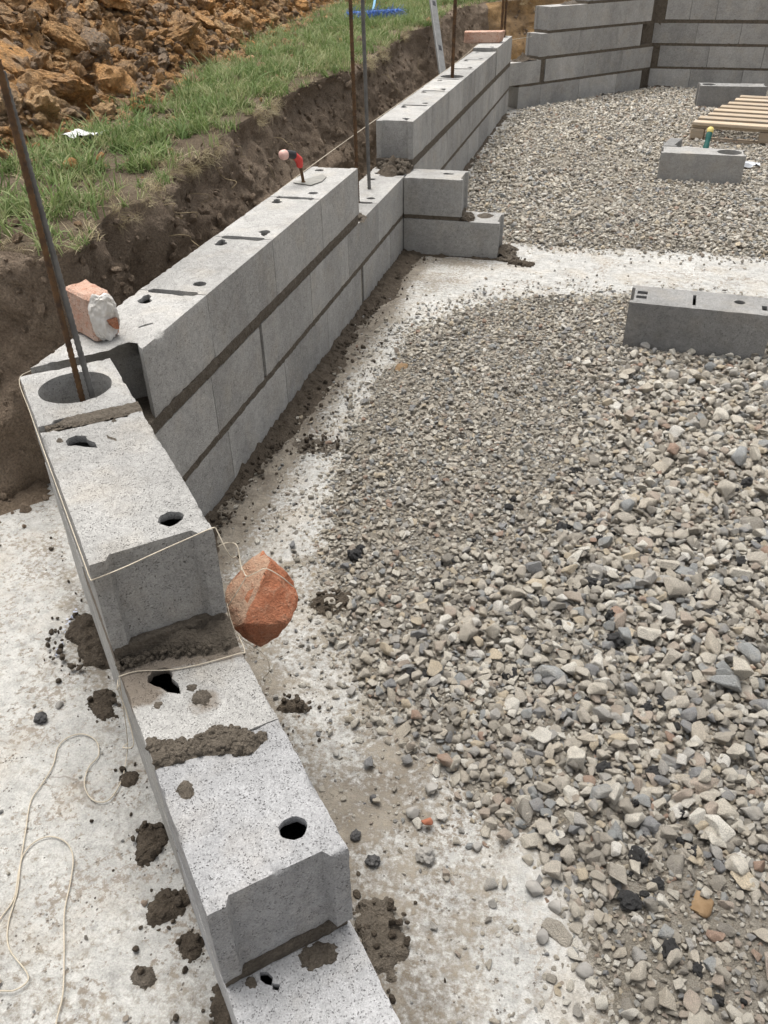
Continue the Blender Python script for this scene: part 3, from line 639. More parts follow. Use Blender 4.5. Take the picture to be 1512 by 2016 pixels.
# mortar waiting in the gap for the next block
def pile(cx, cy, rx, ry, h, sd):
    def f(S_, N_):
        r = np.hypot((S_ - cx) / rx, (N_ - cy) / ry); P = P3(S_, N_, sd)
        return np.minimum((1 - r + .55 * fbm(P * 14, 3, sd)) * 1.5, 1) * h * (.7 + .9 * fbm(P * 32, 3, sd + 1, .6))
    return f
for k, (a, cy, rx, ry, h) in enumerate(((1.63, .10, .075, .10, .055), (2.53, .06, .11, .085, .060), (2.60, .13, .07, .06, .05))):
    lumps('mortar_heap', a - rx * 1.6, a + rx * 1.6, max(-.015, cy - ry * 1.5), min(.21, cy + ry * 1.5), .008, pile(a, cy, rx, ry, h, 40 + k * 7), M['mortar_dry' if k == 0 else 'mortar'], A, C2[1])

# ---- return wall
R_ = empty('block_wall', (.003, 2.402, 0), 'short stepped return of two grey blocks standing out into the gravel', 'wall')
block(R_, 0, .507, *C1, res=.014, e0=False)['label'] = 'lower block with mortar on its top'
block(R_, 0, .307, *C2, res=.014, e0=False, holes=[keyhole(.20, .12, .018, 3.1, 8, True)])
strip(R_, 'mortar_bed', .002, .30, .005, .195, C1[1] - .003, C2[0] + .003, 'mortar_mid', .011, .004)
lumps('mortar_heap', .29, .42, .0, .20, .007, pile(.325, .06, .05, .07, .032, 77), M['mortar'], R_, C1[1])
lumps('mortar_heap', .35, .48, .04, .20, .007, pile(.41, .12, .035, .045, .014, 78), M['mortar_dry'], R_, C1[1])
lumps('mortar_foot', -.0, .66, -.11, .0, .007, lambda S_, N_: footA(N_, S_, np.interp(S_, [0, .3, .5, .6, .66], [.06, .045, .10, .07, .0]), 25), M['mortar'], R_)
lumps('mortar_foot', .50, .68, -.0, .2, .008, lambda S_, N_: np.minimum(.075 - (S_ - .507) + .03 * fbm(P3(S_, N_) * 16, 3, 3), .05) * .6 * (.8 + .6 * fbm(P3(S_, N_) * 35, 3, 4)), M['mortar'], R_)

# ---- near wall: s = t along the wall towards the camera, n = 0 is its outer face
B = empty('block_wall', (BO[0], BO[1], 0), 'near grey block wall stepping down towards the camera, string around its top end', 'wall'); B.rotation_euler = (0, 0, B_ANG)
NRB = .0095
hb = block(B, -.762, -.498, *C3, res=NRB, e0=False, holes=[ring(.115, .1, .0765, 48)], hole_depth=.172, rough=.001, chip=.005); hb['label'] = 'cut block with a large round hole around two bars'
block(B, -.475, .001, *C3, res=NRB, holes=[keyhole(.068, .058, .020, 3.7, 21, True), keyhole(.411, .146, .0205, 0, 22, False)], rough=.001, chip=.006, mat='block')['label'] = 'block with string wrapped round its end'
strip(B, 'mortar_joint', -.4985, -.4755, .012, .198, C3[0], C3[1] - .004, 'mortar_mid', .008, .003)
def band_e(S_, N_):
    c = -.489 + .004 * fbm(P3(N_ * 25, 0 * N_), 3, 18); e = .0185 * sstep(.03, .07, N_) + .003 - np.abs(S_ - c) + .006 * fbm(P3(S_, N_) * 60, 3, 19)
    return np.clip(e * 1.0, -.01, .0045) * (.7 + .6 * fbm(P3(S_, N_) * 90, 3, 20)) + .0015 * fbm(P3(S_, N_) * 200, 2, 22)
lumps('mortar_smear', -.53, -.45, .012, .2, .0035, band_e, M['mortar_mid'], B, C3[1])
stb = block(B, -.30, .2347, *C2, res=NRB, e1=False, holes=[keyhole(.355, .058, .021, 3.5, 31, True)], rough=.001, chip=.006)
me = stb.data; co = np.array([v.co[:] for v in me.vertices]); at = me.attributes.new('stain', 'FLOAT', 'POINT')
ss_ = co[:, 0] - .30; at.data.foreach_set('value', (co[:, 2] > .15) * np.maximum.reduce([.75 * sstep(.085, .02, ss_ - .025 * sstep(.0, .2, co[:, 1])), .72 * sstep(.075, .03, np.hypot((ss_ - .055) * .9, co[:, 1] - .03)), .5 * sstep(.05, .02, np.hypot(ss_ - .14, co[:, 1] - .105)), .25 * sstep(.28, .0, ss_)]).astype(np.float32))
stb['label'] = 'block with wet mortar stains and a keyhole opening'
block(B, -.76, -.31, *C2, res=.02, holes=())
block(B, .2323, .491, *C2, res=NRB, e0=False, mat='block_new', holes=[keyhole(.192, .145, .0185, 0, 32, False)], rough=.001, chip=.007)['label'] = 'clean pale block with one round hole'
block(B, .24, .74, *C1, res=NRB, mat='block_new', holes=[[(.243, .052), (.252, .049), (.262, .053), (.268, .060), (.259, .066), (.248, .061)], [(.266, .062), (.274, .060), (.279, .066), (.273, .071)]], rough=.001, chip=.006)['label'] = 'pale bottom block at the foot of the steps'
block(B, -.26, .24, *C1, res=.03, holes=()); block(B, -.76, -.262, *C1, res=.03, holes=())
strip(B, 'mortar_bed', -.755, .0, .003, .194, C2[1] - .003, C3[0] + .004, 'mortar_mid', .010, .0035)
strip(B, 'mortar_bed', -.755, .482, .003, .194, C1[1] - .003, C2[0] + .003, 'mortar_mid', .010, .0035)
# mortar squeezed out below the top end face, strip across the second course
lumps('mortar_spill', -.02, .07, .0, .2, .005, lambda S_, N_: np.minimum((.008 + .036 * sstep(.05, .16, N_) - S_) * 1.5 + .022 * fbm(P3(S_, N_) * 24, 3, 8), .035) * (.85 + .5 * fbm(P3(S_, N_) * 60, 3, 9)), M['mortar_mid'], B, C2[1])
def strip_e(S_, N_):
    c = .222 + .045 * (N_ - .05) / .15 + .008 * fbm(P3(N_ * 20, 0 * N_), 3, 12); wd = .026 * sstep(.175, .13, N_) * (.9 + .5 * fbm(P3(N_ * 16, 3 + 0 * N_), 3, 13)) + .004
    e = wd - np.abs(S_ - c) + .008 * fbm(P3(S_, N_) * 40, 3, 14); return np.clip(e * 1.1, -.01, .013) * (.8 + .6 * fbm(P3(S_, N_) * 60, 3, 15, .6))
lumps('mortar_smear', .15, .33, .002, .17, .004, strip_e, M['mortar_mid'], B, C2[1])
def thin_stain(S_, N_):
    e = .10 * sstep(.13, .0, N_) + .035 - np.abs(S_ - .05) * 1.0 - .35 * np.abs(N_ - .07) + .05 * fbm(P3(S_, N_) * 13, 4, 16); return np.clip(e * .02, -.002, .0012)
for k, (t, n, rx, ry, h, m) in enumerate(((.135, .105, .018, .013, .009, 'mortar_dry'), (.105, .098, .010, .008, .006, 'mortar_dry'), (.115, .038, .009, .008, .008, 'mortar_mid'), (.292, .032, .017, .013, .010, 'mortar_mid'), (.05, .172, .010, .008, .004, 'mortar_dry'))):
    splat('mortar_crumb', t, n, rx, ry, h, 60 + k, m, B, C2[1], .3)
for k, (t, n, rx, ry, h, m) in enumerate(((.505, .135, .020, .030, .009, 'mortar_mid'), (.493, .035, .010, .008, .012, 'mortar_mid'), (.57, .032, .009, .011, .008, 'mortar_dry'))):
    splat('mortar_crumb', t, n, rx, ry, h, 70 + k, m, B, C1[1], .2)
for k, (t, n, rx, ry, h) in enumerate(((-.42, .03, .010, .006, .006), (-.45, .14, .006, .006, .004), (-.38, .12, .014, .005, .003))):
    splat('mortar_crumb', t, n, rx, ry, h, 80 + k, 'mortar_dry', B, C3[1], .4)

# ---- back walls
D1A = math.atan2(.7697, .6384)
D1 = empty('block_wall', (.021, 6.883, 0), 'four-course back wall with stepped left end, beyond the long wall', 'wall'); D1.rotation_euler = (0, 0, D1A)
DC = [(.002, .190), (.212, .405), (.430, .622), (.645, .838), (.860, 1.05)]
rows = [(.09, .39, .935, 1.50, 1.895), (-.18, .365), (.428, .973, 1.547, 2.02), (.335, .871, 1.432, 1.80), (.425, .943, 1.512, 1.925), (.93, 1.40, 1.90)]
for ci, js in zip((0, 1, 1, 2, 3, 4), rows):
    for a, b in zip(js[:-1], js[1:]): block(D1, a, b, *DC[ci], res=.06, holes=(), chip=.006)
strip(D1, 'mortar_joint', .368, .425, .006, .19, DC[1][0], DC[1][1] - .002, 'mortar_mid', .025, .004)
for k, (a, b) in enumerate(((.10, 2.0), (.34, 2.0), (.43, 1.95), (.93, 1.9))): strip(D1, 'mortar_bed', a, b, .003, .194, DC[k][1] - .003, DC[k + 1][0] + .003, 'mortar_mid', .022, .006)
lumps('mortar_heap', .03, .36, .0, .2, .012, pile(.20, .08, .14, .09, .05, 91), M['mortar'], D1, DC[1][1])
lumps('mortar_heap', .70, .92, .02, .18, .012, pile(.80, .10, .10, .06, .035, 92), M['mortar_dry'], D1, DC[3][1])
lumps('mortar_foot', 1.3, 2.05, -.10, .0, .014, lambda S_, N_: footA(N_, S_, .07, 35), M['mortar'], D1)
D2 = empty('block_wall', (0, 8.557, 0), 'right-hand back wall of grey blocks behind the pallet', 'wall'); D2.rotation_euler = (0, 0, math.atan2(-.02, 1))
rows = [(1.315, 1.74, 2.27, 2.80, 3.33, 3.86, 4.4), (1.385, 1.89, 2.435, 2.97, 3.5, 4.03, 4.5), (1.29, 1.73, 2.165, 2.70, 3.2, 3.7, 4.2), (1.39, 1.633, 1.892, 2.43, 2.96, 3.5, 4.0), (1.36, 1.85, 2.36, 2.87, 3.4, 3.9)]
D2C = [(.0, .188), (.210, .405), (.430, .614), (.646, .830), (.850, 1.04)]
for ci, js in enumerate(rows):
    for a, b in zip(js[:-1], js[1:]): block(D2, a, b, *D2C[ci], res=.06, holes=(), chip=.006)
for k in range(4): strip(D2, 'mortar_bed', 1.30, 4.2, .003, .194, D2C[k][1] - .003, D2C[k + 1][0] + .003, 'mortar_mid', .022, .006)
# mortar wedge where the two back walls meet
V_ = [(1.185, 8.375), (1.285, 8.560), (1.42, 8.562), (1.42, 8.70), (1.08, 8.48)]
me = prism('mortar_wedge', [(x, y - 8.557) for x, y in V_], 0, .86, M['mortar_mid'], (), .022, .006, .004, 950)
o = link('mortar_wedge', me, D2)
lumps('mortar_foot', 1.3, 1.75, -.12, .0, .014, lambda S_, N_: footA(N_, S_, .06, 45), M['mortar'], D2)

# ================================================================== LOOSE THINGS
def place(name, me, x, y, z, ang, label, cat, group=None, rx=0, ry=0):
    o = link(name, me); o.location = (x, y, z); o.rotation_euler = (rx, ry, ang); return tag(o, label, cat, group)
L = .535
sq = lambda x, y, a, b: [(x, y), (x + a, y), (x + a, y + b), (x, y + b)]
me = prism('concrete_block', block_outline(L), 0, .195, M['block_dark'], [sq(.022, .055, .040, .030), sq(.024, .105, .040, .034), [(.238, .035), (.250, .035), (.252, .150), (.240, .150)], ring(.415, .115, .021, 18), sq(.495, .05, .02, .05)], .012, .0009, .004, 960, .12)
place('concrete_block', me, 1.163, 1.375, .008, rad(-3.5), 'dark grey loose block with two square slots, at the right edge on the gravel', 'block', 'loose blocks on the gravel')
me = prism('concrete_block', block_outline(.535), 0, .185, M['block'], [ring(.435, .1, .078)], .016, .0009, .004, 961, .16)
place('concrete_block', me, 1.343, 4.225, .012, rad(-2.5), 'loose grey block with a round hole in its top, in front of the pallet', 'block', 'loose blocks on the gravel')
me = prism('concrete_block', block_outline(.60), 0, .20, M['block_dark'], [ring(.09, .1, .06)], .02, .0009, .004, 962, .16)
place('concrete_block', me, 1.752, 7.17, .01, rad(2), 'loose grey block standing behind the pallet, close to the back wall', 'block', 'loose blocks on the gravel')
# broken channel block behind the second loose block
bc = empty('broken_block', (1.37, 4.70, .015), 'broken U-shaped piece of grey block lying behind the block with round hole', 'block'); bc.rotation_euler = (0, 0, rad(-12))
link('end_web', prism('end_web', [(0, 0), (.075, .0), (.10, .03), (.075, .06), (.09, .30), (0, .30)], 0, .135, M['block_dark'], (), .015, .002, .008, 963), bc)
link('side_web', prism('side_web', [(.09, .0), (.40, .02), (.38, .06), (.25, .075), (.09, .05)], 0, .10, M['block_dark'], (), .015, .003, .008, 964), bc)
link('side_web', prism('side_web', [(.09, .22), (.40, .26), (.40, .30), (.09, .30)], 0, .085, M['block'], (), .015, .003, .008, 965), bc)

# pallet
def box_bm(sx, sy, sz, bev=.003):
    bm = bmesh.new(); bmesh.ops.create_cube(bm, size=1)
    for v in bm.verts: v.co = (v.co.x * sx, v.co.y * sy, v.co.z * sz)
    bmesh.ops.bevel(bm, geom=bm.edges[:], offset=bev, segments=1, affect='EDGES'); return bm
PA = math.atan2(-.30, .62)                     # slat direction
pal = empty('pallet', (1.613, 5.655, .01), 'weathered wooden pallet of light slats on the gravel by the right edge', 'pallet')
ud = Vector((.98, -.20, 0)).normalized(); vd = Vector((.488, 1.345, 0)); vl = vd.length; vd.normalize()
pal.matrix_world = Matrix(((ud.x, vd.x, 0, 1.613), (ud.y, vd.y, 0, 5.62), (0, 0, 1, .012), (0, 0, 0, 1)))
# the slats lie square to the side: keep an orthogonal frame, skewed ends come from the slat offsets
pal.matrix_world = Matrix.Translation((1.613, 5.63, .012)) @ Matrix.Rotation(math.atan2(ud.y, ud.x), 4, 'Z')
vloc = Matrix.Rotation(-math.atan2(ud.y, ud.x), 3, 'Z') @ (vd * vl)
sw = .105
for k in range(8):
    f = k / 7; p = vloc * f
    o = link('slat', bm_mesh('slat', box_bm(1.16, sw, .024), M['wood']), pal, (p.x + .58 + random.Random(k).uniform(-.012, .012), p.y + sw / 2, .130 + random.Random(k + 9).uniform(-.002, .002)))
    o.rotation_euler = (0, 0, rad(random.Random(k + 3).uniform(-.5, .5)))
for i in range(3):
    for f in (0, .47, .94):
        p = vloc * f; link('spacer', bm_mesh('spacer', box_bm(.10, .14, .075, .004), M['wood']), pal, (p.x + .055 + i * .515, p.y + .075, .057))
    link('stringer', bm_mesh('stringer', box_bm(.10, .02, .02), M['wood']), pal, (.055 + i * .515, .02, .107)) if False else None
for f in (0, .47, .94):
    p = vloc * f; link('bottom_board', bm_mesh('bottom_board', box_bm(1.16, .10, .019), M['wood']), pal, (p.x + .58, p.y + .075, .010))
    link('stringer', bm_mesh('stringer', box_bm(1.16, .10, .022), M['wood']), pal, (p.x + .58, p.y + .075, .1065))

# green handled tool
gt = empty('float_handle', (1.66, 4.66, .03), 'green handled tool with yellow ends leaning up behind the block with round hole', 'tool')
P0 = np.array([0, 0, .09]); P1 = np.array([.02, .10, .235]); ax = P1 - P0
V, F = tube([P0 + ax * f for f in np.linspace(.06, .80, 8)], [.019, .021, .020, .018, .018, .020, .021, .020], 10); link('grip', new_mesh('grip', V, F, M['green_grip'], True, 50), gt)
V, F = tube([P0 + ax * f for f in (.79, .86, .95, 1.0)], [.021, .024, .023, .016], 10); link('end_cap', new_mesh('end_cap', V, F, M['yellow'], True, 50), gt)
V, F = tube([P0 + ax * f for f in (-.02, .02, .07)], [.018, .021, .019], 10); link('ferrule', new_mesh('ferrule', V, F, M['yellow'], True, 50), gt)
V, F = tube([P0 + ax * f for f in (-.75, -.35, .0)], [.006, .006, .007], 8); link('shank', new_mesh('shank', V, F, M['steel'], True, 50), gt)

# scraps
def scrap(name, x, y, z, s, seed, mat, label, cat, amp=.35, zs=1.0):
    n = 12; u = np.linspace(-1, 1, n); X, Y = np.meshgrid(u, u, indexing='ij'); r = np.hypot(X, Y)
    keep = r < .95 + .3 * fbm(P3(X, Y) * 1.6, 2, seed)
    Z = amp * np.abs(fbm(P3(X, Y) * 1.5, 3, seed + 1)) * zs + .12 * fbm(P3(X, Y) * 4, 2, seed + 2)
    me = grid_mesh(name, X * s, Y * s * .7, (Z + .12) * s, M[mat], keep); md_ = link(name, me); md_.location = (x, y, z)
    so = md_.modifiers.new('thickness', 'SOLIDIFY'); so.thickness = .0015
    me.polygons.foreach_set('use_smooth', [False] * len(me.polygons)); return tag(md_, label, cat)
scrap('paper_scrap', -1.10, 1.33, .735, .085, 3, 'paper', 'crumpled white paper scrap on the grass below the clay heap', 'paper', .5)
scrap('plastic_scrap', 1.955, 4.72, .02, .095, 8, 'plastic_scrap', 'pale grey plastic scrap on the gravel beside the pallet', 'plastic', .5)

# half bricks
def broken_brick(name, pts, mats, facets, bev=.004, rough=.002, seed=0):
    bm = bmesh.new(); vs = [bm.verts.new(p) for p in pts]
    bmesh.ops.convex_hull(bm, input=vs); bmesh.ops.dissolve_limit(bm, angle_limit=rad(4), verts=bm.verts[:], edges=bm.edges[:])
    bmesh.ops.bevel(bm, geom=bm.edges[:], offset=bev, segments=1, affect='EDGES', clamp_overlap=True)
    bmesh.ops.triangulate(bm, faces=bm.faces[:])
    for _ in range(3):
        le = [e for e in bm.edges if e.calc_length() > .011]
        if le: bmesh.ops.subdivide_edges(bm, edges=le, cuts=1)
        bmesh.ops.triangulate(bm, faces=bm.faces[:])
    bm.normal_update()
    for v in bm.verts:
        p = np.array(v.co[:]); v.co += v.normal * float(rough * (fbm(p * 45 + seed, 3, seed) * 1.3 + fbm(p * 150, 2, seed + 1) * .5))
    me = bm_mesh(name, bm, None, True, 30)
    for m in mats: me.materials.append(M[m])
    for p in me.polygons: p.material_index = facets(p)
    return me
# brick on the corner of the long wall: stands on its long edge, mortared end to the camera
bk = empty('brick', (-.122, -.289, .6145), 'half red brick with white mortar on its end, standing on the wall corner', 'brick', 'half bricks holding the string')
bdir = Vector((-.088, .052, 0)).normalized(); bwd = Vector((.040, .050, 0)).normalized()
bk.rotation_euler = (0, 0, math.atan2(bdir.y, bdir.x))
# local x runs back along the brick, -y across its end
sgn = -1 if Vector((math.cos(bk.rotation_euler.z + math.pi / 2), math.sin(bk.rotation_euler.z + math.pi / 2), 0)).dot(bwd) < 0 else 1
Bl, Bw, Bh = .118, .066, .112
pts = [(0, 0, 0), (Bl, 0, 0), (Bl, sgn * Bw, 0), (0, sgn * Bw, 0), (0, 0, Bh), (Bl - .012, 0, Bh), (Bl, 0, Bh - .015), (Bl, sgn * Bw, Bh), (0.02, sgn * Bw, Bh), (0, sgn * Bw, Bh - .022)]
me = broken_brick('brick_body', pts, ['brick_pale', 'brick_side', 'brick'], lambda p: 1 if abs(p.normal.z) < .5 else 0, .006, .0030, 3)
link('brick_body', me, bk)
mo = []
bm = bmesh.new(); bmesh.ops.create_icosphere(bm, subdivisions=5, radius=1)
for v in bm.verts:
    p = np.array(v.co[:]); q = p * np.array([.014, .038, .060]); q[1] = np.clip(q[1], -.034, .034); q[2] = np.clip(q[2], -.055, .055)
    q *= 1 + .22 * float(fbm(p * 2.3 + 4, 3, 5)); q[0] -= .004 + .005 * float(fbm(p * 5, 3, 8)) + .002 * float(fbm(p * 16, 2, 9))
    hx = np.hypot((q[1] - sgn * .012) / .020, (q[2] + .018) / .030)
    if q[0] < -.004 and hx < 1: q[0] += .010 * (1 - hx) ** .4
    v.co = q + np.array([.002, sgn * .033, .057])
link('mortar_coat', bm_mesh('mortar_coat', bm, M['plaster'], True, 50), bk)
V, F = tube(spline([(-.013, sgn * .040, .034), (-.014, sgn * .046, .030), (-.014, sgn * .050, .020), (-.012, sgn * .052, .012)], 4), .001, 5)
me = new_mesh('exposed_brick', [(-.0135, sgn * .034, .050), (-.0125, sgn * .060, .050), (-.0125, sgn * .060, .022), (-.0135, sgn * .050, .024), (-.0135, sgn * .040, .036), (-.002, sgn * .034, .050), (-.002, sgn * .060, .050), (-.002, sgn * .060, .022), (-.002, sgn * .050, .024), (-.002, sgn * .040, .036)],
              [[0, 1, 2, 3, 4], [9, 8, 7, 6, 5], [0, 5, 6, 1], [1, 6, 7, 2], [2, 7, 8, 3], [3, 8, 9, 4], [4, 9, 5, 0]], M['brick'], False); link('exposed_brick', me, bk)
# hanging half brick: its faces laid out in the camera-independent wall frame
HC = np.array([.495, -.845, .405])
hang = empty('brick', tuple(HC), 'broken red half brick tied in string, hanging beside the near wall', 'brick', 'half bricks holding the string')
fr = np.array([CR, -np.cross(np.array([0, 0, 1.]), CR), np.array([0, 0, 1.])]).T          # columns: sideways, towards the near side, up
def hp(px, py, depth):      # metres sideways / up in a tilted frame, depth towards the near side
    U = np.array([0, .5613, .8170]); d = np.array([.2, .79, -.58]) * 0
    return px * CR + py * CU - depth * CD
pts = [hp(*q) for q in ((0, .0885, -.012), (.020, .073, .018), (-.027, -.039, .052), (.0596, .0334, -.004), (.066, .003, .0), (.063, -.021, .008), (.049, -.044, .016), (.022, -.073, -.014), (-.0054, -.093, -.022), (-.0325, -.073, -.004), (-.047, -.048, .030),
       (-.061, -.015, .012), (-.067, .012, .002), (-.067, .026, -.008), (-.038, .0605, -.010), (-.045, 0, -.07), (.05, 0, -.07), (0, .06, -.075), (0, -.06, -.06))]
me = broken_brick('brick_body', [tuple(p) for p in pts], ['brick', 'brick_face'], lambda p: 1 if (p.normal.dot(Vector(CR)) < -.14 and p.normal.dot(Vector(CU)) > -.35) else 0, .0012, .0046, 9)
link('brick_body', me, hang)
def strand(name, pts, parent=None, r=.0013, n=7, sides=6):
    V, F = tube(spline(pts, n), r, sides); return link(name, new_mesh(name, V, F, M['string'], True, 60), parent)
# brick at the far end of the long wall
me = broken_brick('brick', [(-.17, -.06, 0), (.13, -.06, 0), (.17, .06, 0), (-.17, .06, 0), (-.17, -.06, .085), (.15, -.06, .085), (.19, .06, .085), (-.16, .06, .085)], ['brick_pale'], lambda p: 0, .005, .002, 14)
o = place('brick', me, -.175, 6.20, .637, rad(12), 'pale orange brick on the far end of the long wall', 'brick', 'half bricks holding the string')

# ---- builder's string
OUT = lambda t, n, z: (*(BO + UB * t + NB * n), z)
st = empty('string_line', OUT(0, 0, .56), 'pale string stretched along the near wall top and tied round the hanging brick', 'string')
def wloc(pts): return [tuple(np.array(p) - np.array(st.location)) for p in pts]
P_ = [(-.203, -.435, .604), OUT(-.765, -.002, .603), OUT(-.6, -.0035, .598), OUT(-.3, -.0035, .592), OUT(-.05, -.0035, .588), OUT(.0, -.003, .588), OUT(.004, .003, .588), OUT(.005, .05, .594), OUT(.005, .10, .603), OUT(.004, .16, .612), OUT(.001, .197, .6155), OUT(-.001, .204, .612)]
strand('taut_run', wloc(P_), st, .00095, 5)
def hw(px, py, dep): return tuple(HC + hp(px, py, dep))
P_ = [OUT(-.001, .204, .612), OUT(.02, .215, .565), hw(-.040, .078, .03), hw(-.026, .052, .042), hw(-.020, .046, .048)]
strand('brick_tie', wloc(P_), st, .00095, 6)
P_ = [OUT(.0, .203, .575), OUT(.01, .212, .585), hw(-.052, .105, .03), hw(-.040, .100, .032), hw(-.034, .075, .036), hw(-.030, .056, .042)]
strand('brick_tie', wloc(P_), st, .00095, 8)
P_ = [hw(-.026, .054, .044), hw(-.019, .046, .051), hw(.0, .054, .057), hw(.016, .060, .0565), hw(.040, .046, .046), hw(.058, .028, .028), hw(.068, .018, .014)]
strand('brick_tie', wloc(P_), st, .0009, 6)
P_ = [hw(-.020, .046, .050), hw(-.036, .020, .045), hw(-.050, .000, .034), hw(-.058, -.010, .026)]
strand('brick_tie', wloc(P_), st, .0009, 5)
P_ = [hw(-.060, -.004, .024), hw(-.050, -.036, .034), hw(-.038, -.064, .030), hw(-.012, -.090, .0), hw(.010, -.110, .0), hw(.012, -.135, -.01), hw(.0, -.150, -.02)]
strand('brick_tie', wloc(P_), st, .0009, 6)
P_ = [hw(-.038, -.062, .030), OUT(.070, .203, .393), OUT(.071, .19, .3945), OUT(.064, .13, .3935), OUT(.052, .08, .3930), OUT(.028, .03, .3925), OUT(.024, .0, .3925), OUT(.024, -.003, .388), OUT(.03, -.006, .372), OUT(.018, -.010, .350), OUT(.035, -.008, .325), OUT(.075, -.012, .28), OUT(.06, -.03, .265), OUT(.05, -.02, .26)]
strand('lower_wrap', wloc(P_), st, .00095, 6)
P_ = [OUT(.026, -.006, .388), OUT(.03, -.012, .37), (0.277, -1.017, 0.3), (0.251, -0.995, 0.2), (0.227, -0.978, 0.1), (0.199, -0.958, 0.02), (.205, -.985, .006)]
strand('hanging_end', wloc(P_), st, .0009, 6)
lp = empty('loose_string', (.1, -1.05, 0), 'loose pale string lying in loops on the slab left of the near wall', 'string')
l1 = [(.205, -.985), (.215, -1.016), (.213, -1.063), (.183, -1.071), (.148, -1.045), (.132, -1.004), (.136, -.97), (.111, -.938), (.074, -.928), (.047, -.944), (.041, -.973), (.057, -1.016), (.061, -1.06), (.063, -1.103), (.093, -1.165), (.122, -1.223), (.151, -1.276), (.17, -1.329), (.198, -1.367), (.248, -1.393), (.26, -1.407), (.248, -1.424), (.224, -1.431), (.15, -1.45)]
l2 = [(.40, -1.56), (.346, -1.46), (.328, -1.41), (.294, -1.352), (.255, -1.289), (.234, -1.236), (.211, -1.19), (.18, -1.166), (.145, -1.163), (.123, -1.18), (.118, -1.208), (.13, -1.241), (.152, -1.286), (.152, -1.315), (.143, -1.345), (.08, -1.40)]
for l_ in (l1, l2): strand('loop', [(x - .1, y + 1.05, .005) for x, y in l_], lp, .0013, 6)
ls = empty('string_line', (-.2, 1.3, .61), 'pale string stretched from the long wall over the stepped gap to the back wall', 'string')
Z_ = np.array(ls.location)
for a in ([(-.203, -.2, .60), (-.203, .6, .601), (-.202, 1.3, .611), (-.198, 1.45, .616), (-.200, 2.0, .617), (-.2, 2.62, .617), (-.203, 3.5, .613), (-.203, 5.0, .613), (-.203, 6.1, .637)], [(-.10, 6.3, .638), (-.02, 6.80, .60), (.03, 6.95, .598), (.14, 7.25, .59)]):
    strand('taut_run', [tuple(np.array(p) - Z_) for p in a], ls, .0016, 5)

# ---- reinforcing bars
def rebar(p0, p1, r, label, tops=None, mat='rust'):
    p0 = np.array(p0, float); p1 = np.array(p1, float); Ld = np.linalg.norm(p1 - p0); n = int(Ld / .006); pts = [p0 + (p1 - p0) * k / n for k in range(n + 1)]
    rr = [r * (1.0 + (.16 if k % 2 else -.05)) for k in range(n + 1)]
    rel = [tuple(p - p0) for p in pts]; V, F = tube(rel, rr, 8); o = link('rebar', new_mesh('rebar', V, F, M[mat], True, 60)); o.location = tuple(p0)
    return tag(o, label, 'rebar', 'reinforcing bars standing in the walls')
HX = BO + UB * (-.648) + NB * .115
rebar((HX[0] - .006, HX[1] - .004, .40), (HX[0] - .010, HX[1] + .004, 1.235), .0060, 'rusty bar in the near round hole, the taller, left one of the pair')
rebar((HX[0] + .021, HX[1] + .006, .40), (HX[0] - .020, HX[1] + .022, 1.215), .0060, 'darker bar leaning behind its neighbour in the near round hole', mat='steel')
rebar((-.108, 2.14, .39), (-.121, 2.14, 1.30), .0085, 'dark grey bar standing in mortar in the stepped gap of the long wall', mat='steel')
rebar((-.097, 1.90, .30), (-.105, 1.90, 1.32), .008, 'thin rusty bar rising just behind the trowel block')
rebar((-.100, 4.29, .44), (-.092, 4.29, 1.25), .0115, 'brown bar in the round hole midway along the far wall top')
rebar((-.085, 6.69, .45), (-.09, 6.69, 1.3), .011, 'brown bar at the far end of the long wall, beside the pale brick')
rebar((-.062, 6.71, .45), (-.062, 6.71, 1.25), .010, 'second brown bar tight against the one beside the pale brick')

# ---- trowel on the long wall
tr = empty('trowel', (-.118, 1.27, .6155), 'trowel lying on the long wall, red and black handle standing up', 'trowel')
bl = [(-.060, .004), (.022, -.020), (.046, .045), (.040, .125), (.014, .150), (-.022, .082)]
link('blade', prism('blade', bl, 0, .0022, M['blade'], (), .02, .0003, .0005, 970), tr)
V, F = tube(spline([(-.022, .018, .002), (-.023, .016, .020), (-.026, .012, .050), (-.028, .010, .062)], 5), [.010] + [.0065] * 15, 8); link('shank', new_mesh('shank', V, F, M['rust'], True, 50), tr)
V, F = tube(spline([(-.028, .010, .058), (-.030, .006, .085), (-.042, -.010, .105)], 6), [.010, .0125, .013, .0135, .014, .015, .0155, .015, .014, .014, .014, .014, .014], 12); link('handle', new_mesh('handle', V, F, M['red_grip'], True, 50), tr)
V, F = tube(spline([(-.040, -.008, .104), (-.054, -.024, .111), (-.064, -.038, .113)], 6), .0148, 12); link('handle_band', new_mesh('handle_band', V, F, M['black_grip'], True, 50), tr)
V, F = tube(spline([(-.062, -.036, .1130), (-.072, -.050, .113), (-.081, -.062, .112)], 6), [.0152, .017, .018, .0185, .019, .0185, .018, .0175, .017, .016, .014, .011, .006], 12); link('handle_cap', new_mesh('handle_cap', V, F, M['pink_cap'], True, 50), tr)

